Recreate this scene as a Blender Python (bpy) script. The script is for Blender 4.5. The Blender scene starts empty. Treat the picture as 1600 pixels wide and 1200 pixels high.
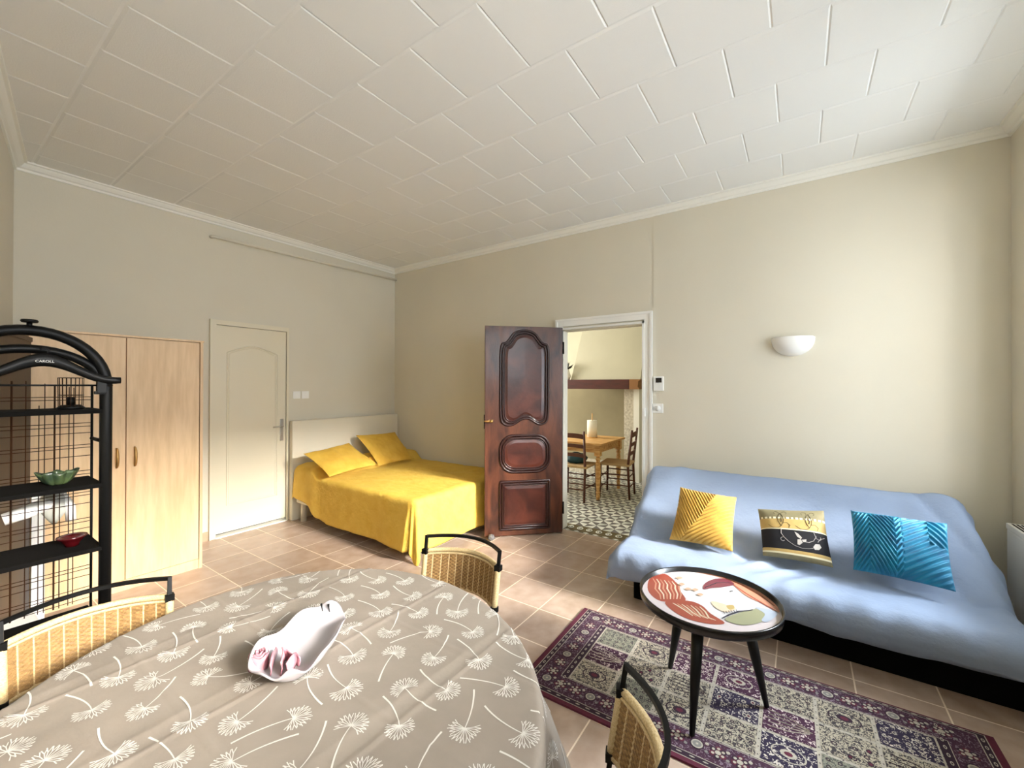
import bpy, bmesh, math, random
import numpy as np
from mathutils import Vector, Matrix, noise
PI = math.pi
random.seed(7)
scene = bpy.context.scene
C = scene.collection

# ------------------------------------------------------------------ camera
EYE = 1.5
FPX = 653.19
_y, _a, _r = [math.radians(v) for v in (34.535, 0.2494, 0.1277)]
FW = Vector((math.cos(_y) * math.cos(_a), math.sin(_y) * math.cos(_a), math.sin(_a)))
_rt0 = Vector((math.sin(_y), -math.cos(_y), 0))
_up0 = _rt0.cross(FW)
RT = _rt0 * math.cos(_r) + _up0 * math.sin(_r)
UP = -_rt0 * math.sin(_r) + _up0 * math.cos(_r)
cam = bpy.data.cameras.new('camera')
camo = bpy.data.objects.new('camera', cam)
C.objects.link(camo)
m = Matrix.Identity(4)
for i in range(3):
    m[i][0] = RT[i]; m[i][1] = UP[i]; m[i][2] = -FW[i]
m[2][3] = EYE
camo.matrix_world = m
cam.sensor_width = 36
cam.lens = FPX / 1600 * 36
cam.clip_start = 0.05
scene.camera = camo

# ------------------------------------------------------------------ world, daylight, exposure
vs = scene.view_settings
vs.view_transform = 'Standard'
vs.look = 'None'
vs.gamma = 1
vs.use_curve_mapping = False
vs.exposure = 0.5
w = bpy.data.worlds.new('world'); scene.world = w; w.use_nodes = True
bg = w.node_tree.nodes['Background']
bg.inputs[0].default_value = (0.75, 0.86, 1.0, 1)
bg.inputs[1].default_value = 1.6

def area(name, loc, target, sx, sy, power, color, spread=180):
    l = bpy.data.lights.new(name, 'AREA')
    l.shape = 'RECTANGLE'; l.size = sx; l.size_y = sy; l.energy = power; l.color = color
    l.spread = math.radians(spread)
    o = bpy.data.objects.new(name, l); C.objects.link(o)
    o.location = loc
    o.rotation_euler = (Vector(target) - Vector(loc)).to_track_quat('-Z', 'Y').to_euler()
    return o
# daylight entering by the windows of the street wall
area('window_daylight', (3.0, -2.3, 2.1), (2.9, 1.0, 1.7), 2.2, 2.4, 105, (0.80, 0.90, 1.0))
area('window_daylight', (0.55, -2.3, 2.2), (0.60, 1.0, 1.9), 2.6, 2.4, 190, (0.95, 0.97, 1.0))
# the strip of sky above the roofs across the street
area('sky_daylight', (5.0, -4.4, 4.6), (2.2, 0.6, 0.4), 2.2, 1.4, 900, (0.84, 0.93, 1.0))
area('sky_daylight', (0.45, -9.0, 5.4), (0.62, -1.1, 2.3), 1.8, 1.5, 95, (1.0, 0.95, 0.86), 30)
area('sky_daylight', (3.1, -9.0, 5.4), (2.85, -1.1, 2.2), 1.8, 1.5, 140, (1.0, 0.97, 0.92), 30)
# daylight in the kitchen
area('kitchen_daylight', (5.4, 5.4, 2.1), (5.6, 2.2, 1.0), 1.6, 1.4, 95, (1.0, 0.98, 0.90))

# ------------------------------------------------------------------ room numbers
XB = 3.921; YA = 4.71; YR = -1.09; ZC = 3.13
def left_x(y): return 0.444 - 0.168 * (YA - y)

def ray(px, py): return FW + RT * ((px - 800) / FPX) - UP * ((py - 600) / FPX)
O = Vector((0, 0, EYE))
def on_z(px, py, z):
    d = ray(px, py); return O + d * ((z - EYE) / d.z)
def on_y(px, py, y):
    d = ray(px, py); return O + d * (y / d.y)
def on_x(px, py, x):
    d = ray(px, py); return O + d * (x / d.x)
def on_plane(px, py, p0, n):
    d = ray(px, py); p0 = Vector(p0); n = Vector(n); return O + d * ((p0 - O).dot(n) / d.dot(n))

# ------------------------------------------------------------------ materials
def srgb(r, g, b):
    f = lambda c: (c / 255 / 12.92) if c / 255 <= 0.04045 else ((c / 255 + 0.055) / 1.055) ** 2.4
    return (f(r), f(g), f(b), 1)
def mat(name, col, rough=0.6, metal=0.0, var=0.0, scale=6, col2=None, bump=0.0, bscale=80, stretch=None, spec=0.5, detail=4, ramp=(0.35, 0.65), sheen=0, coat=0, distort=0):
    M = bpy.data.materials.new(name); M.use_nodes = True
    nt = M.node_tree; b = nt.nodes['Principled BSDF']
    b.inputs['Base Color'].default_value = col
    b.inputs['Roughness'].default_value = rough
    b.inputs['Metallic'].default_value = metal
    b.inputs['Specular IOR Level'].default_value = spec
    b.inputs['Sheen Weight'].default_value = sheen
    b.inputs['Coat Weight'].default_value = coat
    tc = nt.nodes.new('ShaderNodeTexCoord'); mp = nt.nodes.new('ShaderNodeMapping')
    nt.links.new(tc.outputs['Object'], mp.inputs[0])
    if stretch: mp.inputs['Scale'].default_value = stretch
    if col2 is None and var > 0:
        col2 = (col[0] * (1 - var), col[1] * (1 - var), col[2] * (1 - var), 1)
    if col2 is not None:
        n = nt.nodes.new('ShaderNodeTexNoise'); n.inputs['Scale'].default_value = scale; n.inputs['Detail'].default_value = detail
        n.inputs['Distortion'].default_value = distort
        nt.links.new(mp.outputs[0], n.inputs['Vector'])
        r = nt.nodes.new('ShaderNodeValToRGB')
        r.color_ramp.elements[0].position = ramp[0]; r.color_ramp.elements[1].position = ramp[1]
        r.color_ramp.elements[0].color = col2; r.color_ramp.elements[1].color = col
        nt.links.new(n.outputs['Fac'], r.inputs[0]); nt.links.new(r.outputs[0], b.inputs['Base Color'])
    if bump > 0:
        n2 = nt.nodes.new('ShaderNodeTexNoise'); n2.inputs['Scale'].default_value = bscale; n2.inputs['Detail'].default_value = 3
        nt.links.new(mp.outputs[0], n2.inputs['Vector'])
        bp = nt.nodes.new('ShaderNodeBump'); bp.inputs['Strength'].default_value = bump; bp.inputs['Distance'].default_value = 0.01
        nt.links.new(n2.outputs['Fac'], bp.inputs['Height']); nt.links.new(bp.outputs[0], b.inputs['Normal'])
    return M
M = {}
M['wall'] = mat('beige_wall_paint', srgb(219, 212, 193), 0.75, var=0.03, scale=1.5, bump=0.05, bscale=60)
M['ceiling'] = mat('ceiling_tile', srgb(240, 240, 236), 0.8, bump=0.12, bscale=140)
M['crown'] = mat('crown_plaster', srgb(240, 238, 228), 0.5)
M['white_trim'] = mat('white_gloss_trim', srgb(243, 241, 234), 0.35)
M['cream_door'] = mat('cream_door_paint', srgb(226, 217, 192), 0.4)
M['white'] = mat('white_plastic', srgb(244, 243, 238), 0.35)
M['dark_gap'] = mat('dark_gap', srgb(30, 22, 18), 0.9)
M['chrome'] = mat('brushed_steel', srgb(200, 195, 185), 0.3, metal=1)
M['brass'] = mat('aged_brass', srgb(200, 160, 100), 0.35, metal=1)
M['black'] = mat('black_metal', srgb(5, 5, 5), 0.45, spec=0.25)
M['black_soft'] = mat('black_board', srgb(8, 7, 6), 0.85, spec=0.1)
M['beech'] = mat('beech_laminate', srgb(232, 200, 158), 0.45, col2=srgb(218, 184, 140), scale=5, stretch=(6, 6, 0.7), detail=6)
M['beech_gap_shade'] = mat('beech_gap_shade', srgb(196, 140, 100), 0.5)
M['mahog'] = mat('dark_stained_door_wood', srgb(98, 56, 37), 0.32, col2=srgb(52, 28, 19), scale=3, stretch=(3, 3, 0.8), detail=9, bump=0.12, bscale=30, distort=1.0, coat=0.05)
M['mahog_panel'] = mat('red_brown_panel_wood', srgb(86, 42, 31), 0.32, col2=srgb(54, 24, 18), scale=4, detail=9, bump=0.1, bscale=26, distort=0.8, coat=0.05)
M['mahog_dark'] = mat('dark_wood_moulding', srgb(48, 22, 18), 0.3, var=0.3, scale=12)
M['yellow'] = mat('mustard_quilt', srgb(232, 194, 84), 0.8, col2=srgb(226, 184, 72), scale=9, bump=0.7, bscale=24, sheen=0.0)
M['pillow_y'] = mat('mustard_pillow_cotton', srgb(222, 180, 72), 0.8, col2=srgb(212, 166, 58), scale=8, bump=0.2, bscale=60, sheen=0.0)
M['head'] = mat('cream_headboard', srgb(228, 220, 198), 0.6)
M['mattress'] = mat('mattress_fabric', srgb(220, 215, 205), 0.9)
M['throw'] = mat('grey_blue_throw', srgb(146, 162, 188), 0.85, var=0.05, scale=5, bump=0.25, bscale=40, sheen=0.0)
M['gold'] = mat('gold_velvet', srgb(206, 164, 72), 0.6, col2=srgb(180, 136, 48), scale=9, sheen=0.15)
M['teal'] = mat('teal_velvet', srgb(0, 130, 164), 0.55, col2=srgb(0, 98, 136), scale=9, sheen=0.15)
M['olive'] = mat('olive_grey_weave', srgb(126, 118, 88), 0.8, var=0.1, scale=30)
M['tan'] = mat('tan_weave', srgb(190, 160, 96), 0.7, var=0.1, scale=30)
M['ivory'] = mat('ivory_weave', srgb(228, 220, 186), 0.7)
M['blackcloth'] = mat('black_cloth', srgb(14, 13, 20), 0.9)
M['greythread'] = mat('grey_thread', srgb(170, 165, 160), 0.6)
M['darkthread'] = mat('dark_thread', srgb(70, 58, 34), 0.6)
M['cloth'] = mat('taupe_tablecloth', srgb(138, 127, 116), 0.75, col2=srgb(127, 117, 106), scale=6, bump=0.08, bscale=60)
M['print'] = mat('white_print', srgb(200, 195, 187), 0.7)
M['ceramic'] = mat('glazed_white_ceramic', srgb(182, 176, 179), 0.22)
M['pinkcer'] = mat('pink_glazed_ceramic', srgb(190, 140, 148), 0.25, col2=srgb(164, 106, 118), scale=25)
M['rattan'] = mat('woven_rattan', srgb(196, 158, 100), 0.6, col2=srgb(134, 98, 52), scale=12, stretch=(10, 10, 60), detail=3, bump=0.8, bscale=14)
M['rattan_light'] = mat('pale_rattan_band', srgb(222, 200, 156), 0.5, col2=srgb(196, 168, 116), scale=10, stretch=(20, 20, 40), bump=0.4, bscale=20)
M['rattan_dark'] = mat('brown_rattan_strand', srgb(146, 110, 66), 0.6, var=.3, scale=60)  # brown strands of the weave pattern
M['burgundy'] = mat('burgundy_wool', srgb(88, 24, 46), 0.95, var=0.25, scale=60, sheen=0.0)
M['dkburg'] = mat('dark_plum_wool', srgb(44, 20, 38), 0.95, var=0.3, scale=80)
M['paleash'] = mat('pale_wool', srgb(172, 163, 148), 0.95, var=0.2, scale=90)
M['greywool'] = mat('grey_wool', srgb(120, 116, 110), 0.95)
def speckle(name, a, b, scale, lo=0.42, hi=0.5):
    Mt = mat(name, a, 0.95)
    nt = Mt.node_tree; bs = nt.nodes['Principled BSDF']
    tc = nt.nodes.new('ShaderNodeTexCoord')
    v = nt.nodes.new('ShaderNodeTexNoise'); v.inputs['Scale'].default_value = scale; v.inputs['Detail'].default_value = 1.5; v.inputs['Distortion'].default_value = 1.6
    r = nt.nodes.new('ShaderNodeValToRGB'); r.color_ramp.elements[0].position = lo; r.color_ramp.elements[1].position = hi
    r.color_ramp.elements[0].color = b; r.color_ramp.elements[1].color = a
    nt.links.new(tc.outputs['Object'], v.inputs['Vector']); nt.links.new(v.outputs['Fac'], r.inputs[0]); nt.links.new(r.outputs[0], bs.inputs['Base Color'])
    return Mt
M['sp_border'] = speckle('plum_border_weave', srgb(58, 26, 46), srgb(118, 102, 112), 70, 0.36, 0.44)
M['sp_cream'] = speckle('cream_panel_weave', srgb(164, 154, 134), srgb(54, 48, 50), 85, 0.47, 0.52)
M['sp_grey'] = speckle('grey_green_panel_weave', srgb(124, 122, 106), srgb(60, 60, 58), 105, 0.42, 0.5)
M['sp_dark'] = speckle('midnight_panel_weave', srgb(34, 22, 48), srgb(190, 180, 168), 60, 0.38, 0.42)
M['sp_plum'] = speckle('plum_panel_weave', srgb(58, 20, 46), srgb(198, 180, 176), 60, 0.38, 0.42)
M['sofa_black'] = mat('black_sofa_base', srgb(5, 5, 5), 0.9, spec=0.1)
M['pine'] = mat('honey_pine', srgb(228, 184, 118), 0.4, col2=srgb(188, 130, 66), scale=6, stretch=(8, 1.2, 8))
M['oakdark'] = mat('dark_chair_wood', srgb(92, 46, 26), 0.4, var=0.3, scale=14)
M['rush'] = mat('rush_seat', srgb(196, 164, 118), 0.8, var=0.25, scale=40, stretch=(6, 30, 6))
M['kwall'] = mat('kitchen_plaster', srgb(194, 188, 164), 0.8, var=0.05, scale=3)
M['kwall2'] = mat('kitchen_hearth_plaster', srgb(150, 138, 108), 0.9, var=0.08, scale=4)
M['stone'] = mat('speckled_pale_stone', srgb(214, 206, 188), 0.8, col2=srgb(176, 166, 146), scale=30)
M['beam'] = mat('mahogany_beam', srgb(74, 20, 12), 0.35, var=0.4, scale=6, stretch=(4, 0.8, 4))
M['beam_end'] = mat('beam_end_wood', srgb(140, 96, 52), 0.5)
M['kt_white'] = mat('cement_tile_white', srgb(222, 222, 212), 0.45)
M['kt_grey'] = mat('cement_tile_grey', srgb(112, 108, 106), 0.45, var=0.15, scale=20)
M['kt_mid'] = mat('cement_tile_pale_green', srgb(196, 200, 190), 0.45)
M['kt_ochre'] = mat('cement_tile_olive_border', srgb(92, 80, 46), 0.45, var=0.2, scale=10)
M['paper'] = mat('kitchen_paper', srgb(244, 240, 226), 0.9)
M['redcer'] = mat('dark_red_glass', srgb(58, 6, 10), 0.15)
M['greencer'] = mat('green_glaze', srgb(74, 88, 52), 0.3, col2=srgb(30, 44, 36), scale=20)
M['greyobj'] = mat('grey_glaze', srgb(180, 180, 170), 0.3)
M['foliage'] = mat('dark_leaf', srgb(26, 26, 24), 0.7)
M['tealbag'] = mat('dark_teal_cloth', srgb(18, 66, 76), 0.6)
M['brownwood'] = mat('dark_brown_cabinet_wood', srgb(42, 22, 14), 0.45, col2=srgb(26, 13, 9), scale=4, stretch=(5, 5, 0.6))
M['skirt'] = mat('skirting_tile', srgb(190, 160, 132), 0.5, var=0.05)
M['wire'] = mat('bronze_wire', srgb(58, 34, 18), 0.4, metal=0.5)
M['glassy'] = mat('smoked_rim', srgb(40, 44, 50), 0.1)
M['tray_black'] = mat('black_tray_lacquer', srgb(14, 13, 15), 0.22)
M['greystone'] = mat('grey_doorstop', srgb(110, 106, 104), 0.6, var=0.4, scale=40)
M['screen'] = mat('dark_display', srgb(30, 26, 26), 0.2)

# tiled floor material : square tiles 0.335 m with pale joints, aligned with the walls
def tile_floor():
    Mt = mat('brown_floor_tiles', srgb(176, 150, 128), 0.32)
    nt = Mt.node_tree; b = nt.nodes['Principled BSDF']; L = nt.links
    T = 0.33465
    tc = nt.nodes.new('ShaderNodeTexCoord'); mp = nt.nodes.new('ShaderNodeMapping')
    mp.inputs['Location'].default_value = (-(3.4316 % T) / T + 0.0, -(2.1158 % T) / T, 0)
    mp.inputs['Scale'].default_value = (1 / T, 1 / T, 1)
    L.new(tc.outputs['Object'], mp.inputs[0])
    sep = nt.nodes.new('ShaderNodeSeparateXYZ'); L.new(mp.outputs[0], sep.inputs[0])
    def math_(op, a, bb=None):
        n = nt.nodes.new('ShaderNodeMath'); n.operation = op
        if isinstance(a, (int, float)): n.inputs[0].default_value = a
        else: L.new(a, n.inputs[0])
        if bb is not None:
            if isinstance(bb, (int, float)): n.inputs[1].default_value = bb
            else: L.new(bb, n.inputs[1])
        return n.outputs[0]
    ds = []
    for ax in ('X', 'Y'):
        fr = math_('FRACT', sep.outputs[ax])
        ds.append(math_('MINIMUM', fr, math_('SUBTRACT', 1.0, fr)))
    d = math_('MINIMUM', ds[0], ds[1])
    grout = math_('LESS_THAN', d, 0.0105)
    vf = nt.nodes.new('ShaderNodeVectorMath'); vf.operation = 'FLOOR'; L.new(mp.outputs[0], vf.inputs[0])
    wn = nt.nodes.new('ShaderNodeTexWhiteNoise'); L.new(vf.outputs[0], wn.inputs['Vector'])
    n = nt.nodes.new('ShaderNodeTexNoise'); n.inputs['Scale'].default_value = 9; n.inputs['Detail'].default_value = 6
    L.new(tc.outputs['Object'], n.inputs['Vector'])
    mixv = math_('ADD', math_('MULTIPLY', wn.outputs['Value'], 0.25), math_('MULTIPLY', n.outputs['Fac'], 0.9))
    r = nt.nodes.new('ShaderNodeValToRGB')
    r.color_ramp.elements[0].position = 0.3; r.color_ramp.elements[1].position = 0.85
    r.color_ramp.elements[0].color = srgb(160, 136, 118); r.color_ramp.elements[1].color = srgb(194, 172, 154)
    L.new(mixv, r.inputs[0])
    mx = nt.nodes.new('ShaderNodeMixRGB'); L.new(grout, mx.inputs[0]); L.new(r.outputs[0], mx.inputs[1])
    mx.inputs[2].default_value = srgb(226, 206, 182)
    L.new(mx.outputs[0], b.inputs['Base Color'])
    rr = math_('ADD', 0.26, math_('MULTIPLY', grout, 0.4)); L.new(rr, b.inputs['Roughness'])
    bp = nt.nodes.new('ShaderNodeBump'); bp.inputs['Strength'].default_value = 0.3; bp.inputs['Distance'].default_value = 0.003
    L.new(math_('SUBTRACT', 1.0, grout), bp.inputs['Height']); L.new(bp.outputs[0], b.inputs['Normal'])
    return Mt
M['floor'] = tile_floor()

# ------------------------------------------------------------------ mesh helpers
class MB:
    def __init__(s): s.v = []; s.f = []; s.mi = []; s.sm = []
    def add(s, vs, fs, mi=0, smooth=False):
        b = len(s.v); s.v += [tuple(v) for v in vs]
        for f in fs:
            s.f.append(tuple(b + i for i in f)); s.mi.append(mi); s.sm.append(smooth)
        return s
    def box(s, x0, x1, y0, y1, z0, z1, mi=0, bev=0.0, M4=None):
        if bev <= 0:
            vs = [Vector((x, y, z)) for x in (x0, x1) for y in (y0, y1) for z in (z0, z1)]
            fs = [(0, 1, 3, 2), (4, 6, 7, 5), (0, 4, 5, 1), (2, 3, 7, 6), (0, 2, 6, 4), (1, 5, 7, 3)]
        else:
            bm = bmesh.new(); bmesh.ops.create_cube(bm, size=1)
            for v in bm.verts: v.co = Vector(((x0 + x1) / 2 + v.co.x * (x1 - x0), (y0 + y1) / 2 + v.co.y * (y1 - y0), (z0 + z1) / 2 + v.co.z * (z1 - z0)))
            bmesh.ops.bevel(bm, geom=list(bm.edges), offset=bev, segments=2, affect='EDGES', profile=0.7)
            bm.verts.index_update()
            vs = [v.co.copy() for v in bm.verts]; fs = [tuple(v.index for v in f.verts) for f in bm.faces]; bm.free()
        if M4 is not None: vs = [M4 @ v for v in vs]
        return s.add(vs, fs, mi, False)
    def tube(s, pts, r, n=8, mi=0, closed=False, caps=True, flat=None):
        pts = [Vector(p) for p in pts]; N = len(pts)
        rr = r if isinstance(r, (list, tuple)) else [r] * N
        vs = []; up = None
        for i, p in enumerate(pts):
            if closed: t = pts[(i + 1) % N] - pts[i - 1]
            else: t = pts[min(i + 1, N - 1)] - pts[max(i - 1, 0)]
            t.normalize()
            if up is None:
                up = t.orthogonal().normalized() if flat is None else (Vector(flat) - t * Vector(flat).dot(t)).normalized()
            else:
                up = up - t * up.dot(t)
                up = up.normalized() if up.length > 1e-6 else t.orthogonal().normalized()
            sd = t.cross(up)
            for k in range(n):
                a = 2 * PI * (k + 0.5) / n
                vs.append(p + (up * math.cos(a) + sd * math.sin(a)) * rr[i])
        fs = []
        for i in range(N if closed else N - 1):
            j = (i + 1) % N
            for k in range(n):
                k2 = (k + 1) % n
                fs.append((i * n + k, i * n + k2, j * n + k2, j * n + k))
        if caps and not closed:
            fs.append(tuple(range(n))[::-1]); fs.append(tuple((N - 1) * n + k for k in range(n)))
        return s.add(vs, fs, mi, n > 5)
    def lathe(s, prof, c=(0, 0, 0), n=24, mi=0, a0=0, a1=2 * PI, smooth=True):
        full = abs(a1 - a0 - 2 * PI) < 1e-6
        m_ = n if full else n + 1
        vs = []
        for r, z in prof:
            for k in range(m_):
                a = a0 + (a1 - a0) * k / n
                vs.append(Vector((c[0] + r * math.cos(a), c[1] + r * math.sin(a), c[2] + z)))
        fs = []
        for i in range(len(prof) - 1):
            for k in range(n):
                k2 = (k + 1) % m_ if full else k + 1
                fs.append((i * m_ + k, i * m_ + k2, (i + 1) * m_ + k2, (i + 1) * m_ + k))
        return s.add(vs, fs, mi, smooth)
    def grid(s, fn, nu, nv, mi=0, smooth=True, mfn=None):
        b = len(s.v)
        for i in range(nu + 1):
            for j in range(nv + 1): s.v.append(tuple(fn(i / nu, j / nv)))
        for i in range(nu):
            for j in range(nv):
                s.f.append((b + i * (nv + 1) + j, b + (i + 1) * (nv + 1) + j, b + (i + 1) * (nv + 1) + j + 1, b + i * (nv + 1) + j + 1))
                s.mi.append(mfn((i + .5) / nu, (j + .5) / nv) if mfn else mi); s.sm.append(smooth)
        return s
    def prism(s, poly, axis_fn, mi=0):
        """poly = list of 2D points; axis_fn(p, t) -> 3D with t in 0/1"""
        n = len(poly)
        vs = [axis_fn(p, 0) for p in poly] + [axis_fn(p, 1) for p in poly]
        fs = [tuple(range(n)), tuple(range(2 * n - 1, n - 1, -1))] + [(i, (i + 1) % n + 0, n + (i + 1) % n, n + i) for i in range(n)]
        return s.add(vs, fs, mi, False)
    def xf(s, M4, start=0):
        for i in range(start, len(s.v)): s.v[i] = tuple(M4 @ Vector(s.v[i]))
        return s
    def build(s, name, mats, parent=None, fix=True, off=None):
        me = bpy.data.meshes.new(name)
        vs = s.v if off is None else [tuple(Vector(v) - Vector(off)) for v in s.v]
        me.from_pydata(vs, [], s.f)
        if not isinstance(mats, (list, tuple)): mats = [mats]
        for mm in mats: me.materials.append(mm)
        me.polygons.foreach_set('material_index', s.mi); me.polygons.foreach_set('use_smooth', s.sm)
        if fix:
            bm = bmesh.new(); bm.from_mesh(me)
            bmesh.ops.remove_doubles(bm, verts=bm.verts, dist=1e-6)
            bmesh.ops.recalc_face_normals(bm, faces=bm.faces); bm.to_mesh(me); bm.free()
        me.update()
        o = bpy.data.objects.new(name, me); C.objects.link(o)
        if parent is not None: o.parent = parent
        elif off is not None: o.location = off
        return o
def thing(name, label, cat, loc=(0, 0, 0), rotz=0, group=None):
    o = bpy.data.objects.new(name, None); C.objects.link(o); o.empty_display_size = 0.1
    o.location = loc; o.rotation_euler = (0, 0, rotz); o['label'] = label; o['category'] = cat
    if group: o['group'] = group
    return o
def tag(o, label, cat, group=None, kind=None):
    o['label'] = label; o['category'] = cat
    if group: o['group'] = group
    if kind: o['kind'] = kind
    return o
def struct(o, kind='structure'):
    o['kind'] = kind; return o
def solidify(o, t, off=-1):
    md = o.modifiers.new('thickness', 'SOLIDIFY'); md.thickness = t; md.offset = off; return o

# ------------------------------------------------------------------ room shell
b = MB(); b.box(-0.9, XB, YR, YA, -0.1, 0.0)
struct(b.build('floor', M['floor']))

# ceiling of staggered square tiles with bevelled edges
b = MB()
xs = [0.53 - 0.42 * 3, 0.53 - 0.84, 0.53 - 0.42, 0.53, 0.95, 1.375, 1.81, 2.235, 2.655, 3.06, 3.475, 3.89, 3.99]
S = 0.415; CH = 0.014; DP = 0.0045
for i in range(len(xs) - 1):
    off = 0.305 if (i % 2 == 1) else 0.105
    k0 = int((YR - off) / S) - 2
    for k in range(k0, k0 + 18):
        y0 = off + k * S; y1 = y0 + S
        y0c = max(y0, YR - 0.02); y1c = min(y1, YA + 0.02)
        if y1c - y0c < 0.02: continue
        x0, x1 = xs[i], xs[i + 1]
        cx = min(CH, (x1 - x0) / 3); cy = min(CH * 0.5, (y1c - y0c) / 3)
        vs = [(x0, y0c, ZC + DP), (x1, y0c, ZC + DP), (x1, y1c, ZC + DP), (x0, y1c, ZC + DP),
              (x0 + cx, y0c + cy, ZC), (x1 - cx, y0c + cy, ZC), (x1 - cx, y1c - cy, ZC), (x0 + cx, y1c - cy, ZC)]
        b.add(vs, [(7, 6, 5, 4), (0, 4, 5, 1)[::-1], (1, 5, 6, 2)[::-1], (2, 6, 7, 3)[::-1], (3, 7, 4, 0)[::-1]])
b.box(-0.95, XB + .1, YR - .1, YA + .1, ZC + 0.02, ZC + 0.12)
struct(b.build('ceiling', M['ceiling'], fix=False))

# walls with openings : panels as boxes around the holes
b = MB(); DX0, DX1, DZ = 1.725, 2.41, 2.095   # far door opening
b.box(-0.1, DX0, YA, YA + .15, 0, ZC + .02).box(DX1, XB + .2, YA, YA + .15, 0, ZC + .02).box(DX0, DX1, YA, YA + .15, DZ, ZC + .02)
struct(b.build('wall_back', M['wall']))
b = MB(); OY0, OY1, OZ = 1.21, 2.055, 2.075; WT = .10
b.box(XB, XB + WT, YR - .3, OY0, 0, ZC + .02).box(XB, XB + WT, OY1, YA, 0, ZC + .02).box(XB, XB + WT, OY0, OY1, OZ, ZC + .02)
# the stretch of wall right of the doorway stands a touch proud : the vertical break seen above the frame
b.box(XB - .004, XB + .02, YR, 1.115, 0, ZC)
struct(b.build('wall_right', M['wall']))
b = MB()
p0 = Vector((left_x(YA + .1), YA + .1)); p1 = Vector((left_x(YR - .3), YR - .3))
b.prism([(p0.x, p0.y), (p1.x, p1.y), (p1.x - .15, p1.y), (p0.x - .15, p0.y)], lambda p, t: Vector((p[0], p[1], t * (ZC + .02))))
struct(b.build('wall_left', M['wall']))
W = [(-0.2, 1.3, 1.60, 2.72), (2.3, 3.47, 0.95, 2.7)]  # unseen windows; first sill set high to keep sky light off the table
b = MB(); T0, T1 = YR - .3, YR
segs = [(-0.9, W[0][0]), (W[0][1], W[1][0]), (W[1][1], XB + .05)]
for a, c in segs: b.box(a, c, T0, T1, 0, ZC + .02)
for x0, x1, z0, z1 in W:
    b.box(x0, x1, T0, T1, 0, z0).box(x0, x1, T0, T1, z1, ZC + .02)
struct(b.build('wall_street', M['wall']))
# windows : casement frames with glass, not in the photograph but where its daylight enters
gm = bpy.data.materials.new('window_glass'); gm.use_nodes = True
nt = gm.node_tree; nt.nodes.clear()
o_ = nt.nodes.new('ShaderNodeOutputMaterial'); mx = nt.nodes.new('ShaderNodeMixShader'); tr = nt.nodes.new('ShaderNodeBsdfTransparent'); gl = nt.nodes.new('ShaderNodeBsdfGlossy')
gl.inputs['Roughness'].default_value = 0.02; mx.inputs[0].default_value = 0.05
nt.links.new(tr.outputs[0], mx.inputs[1]); nt.links.new(gl.outputs[0], mx.inputs[2]); nt.links.new(mx.outputs[0], o_.inputs[0])
for n_, (x0, x1, z0, z1) in enumerate(W):
    r_ = bpy.data.objects.new('window_%d' % (n_ + 1), None); C.objects.link(r_); r_.location = ((x0 + x1) / 2, YR - .25, z0); struct(r_)
    hw = (x1 - x0) / 2; h = z1 - z0
    b = MB()
    for s_ in (-1, 1):
        b.box(min(s_ * hw, s_ * (hw - .05)), max(s_ * hw, s_ * (hw - .05)), -.03, .03, 0, h)
    b.box(-hw, hw, -.03, .03, 0, .05).box(-hw, hw, -.03, .03, h - .05, h).box(-.035, .035, -.03, .03, .05, h - .05)
    b.build('window_frame', M['white_trim'], r_)
    MB().box(-hw + .05, -.035, -.004, .004, .05, h - .05).build('pane', gm, r_)
    MB().box(.035, hw - .05, -.004, .004, .05, h - .05).build('pane', gm, r_)

# crown moulding round the room
prof = [(0.0, -0.062), (0.012, -0.060), (0.016, -0.046), (0.030, -0.040), (0.044, -0.024), (0.052, -0.012), (0.066, -0.009), (0.070, 0.004), (0.0, 0.004)]
ring = [Vector((left_x(YR), YR)), Vector((XB, YR)), Vector((XB, YA)), Vector((left_x(YA), YA))]
b = MB()
cen = Vector((2, 2)); N = 4; rings = []
for i in range(4):
    p = ring[i]; a = (ring[i] - ring[i - 1]).normalized(); c = (ring[(i + 1) % 4] - ring[i]).normalized()
    n1 = Vector((-a.y, a.x)); n2 = Vector((-c.y, c.x)); bis = (n1 + n2); bis = bis / bis.length; k = 1 / bis.dot(n1)
    rings.append([(p.x + bis.x * k * d, p.y + bis.y * k * d, ZC + z) for d, z in prof])
for i in range(4):
    A_, B_ = rings[i], rings[(i + 1) % 4]; n = len(prof)
    b.add(A_ + B_, [(j, (j + 1) % n, n + (j + 1) % n, n + j) for j in range(n)])
struct(b.build('trim_1', M['crown']))

# skirting
b = MB(); b.box(left_x(YA), 1.665, YA - .012, YA, 0, .085)
struct(b.build('baseboard_back', M['skirt']))
b = MB(); b.box(XB - .012, XB, YR, 1.1, 0, .085).box(XB - .012, XB, 2.13, YA - .012, 0, .085)
struct(b.build('baseboard_right', M['skirt']))

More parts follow.
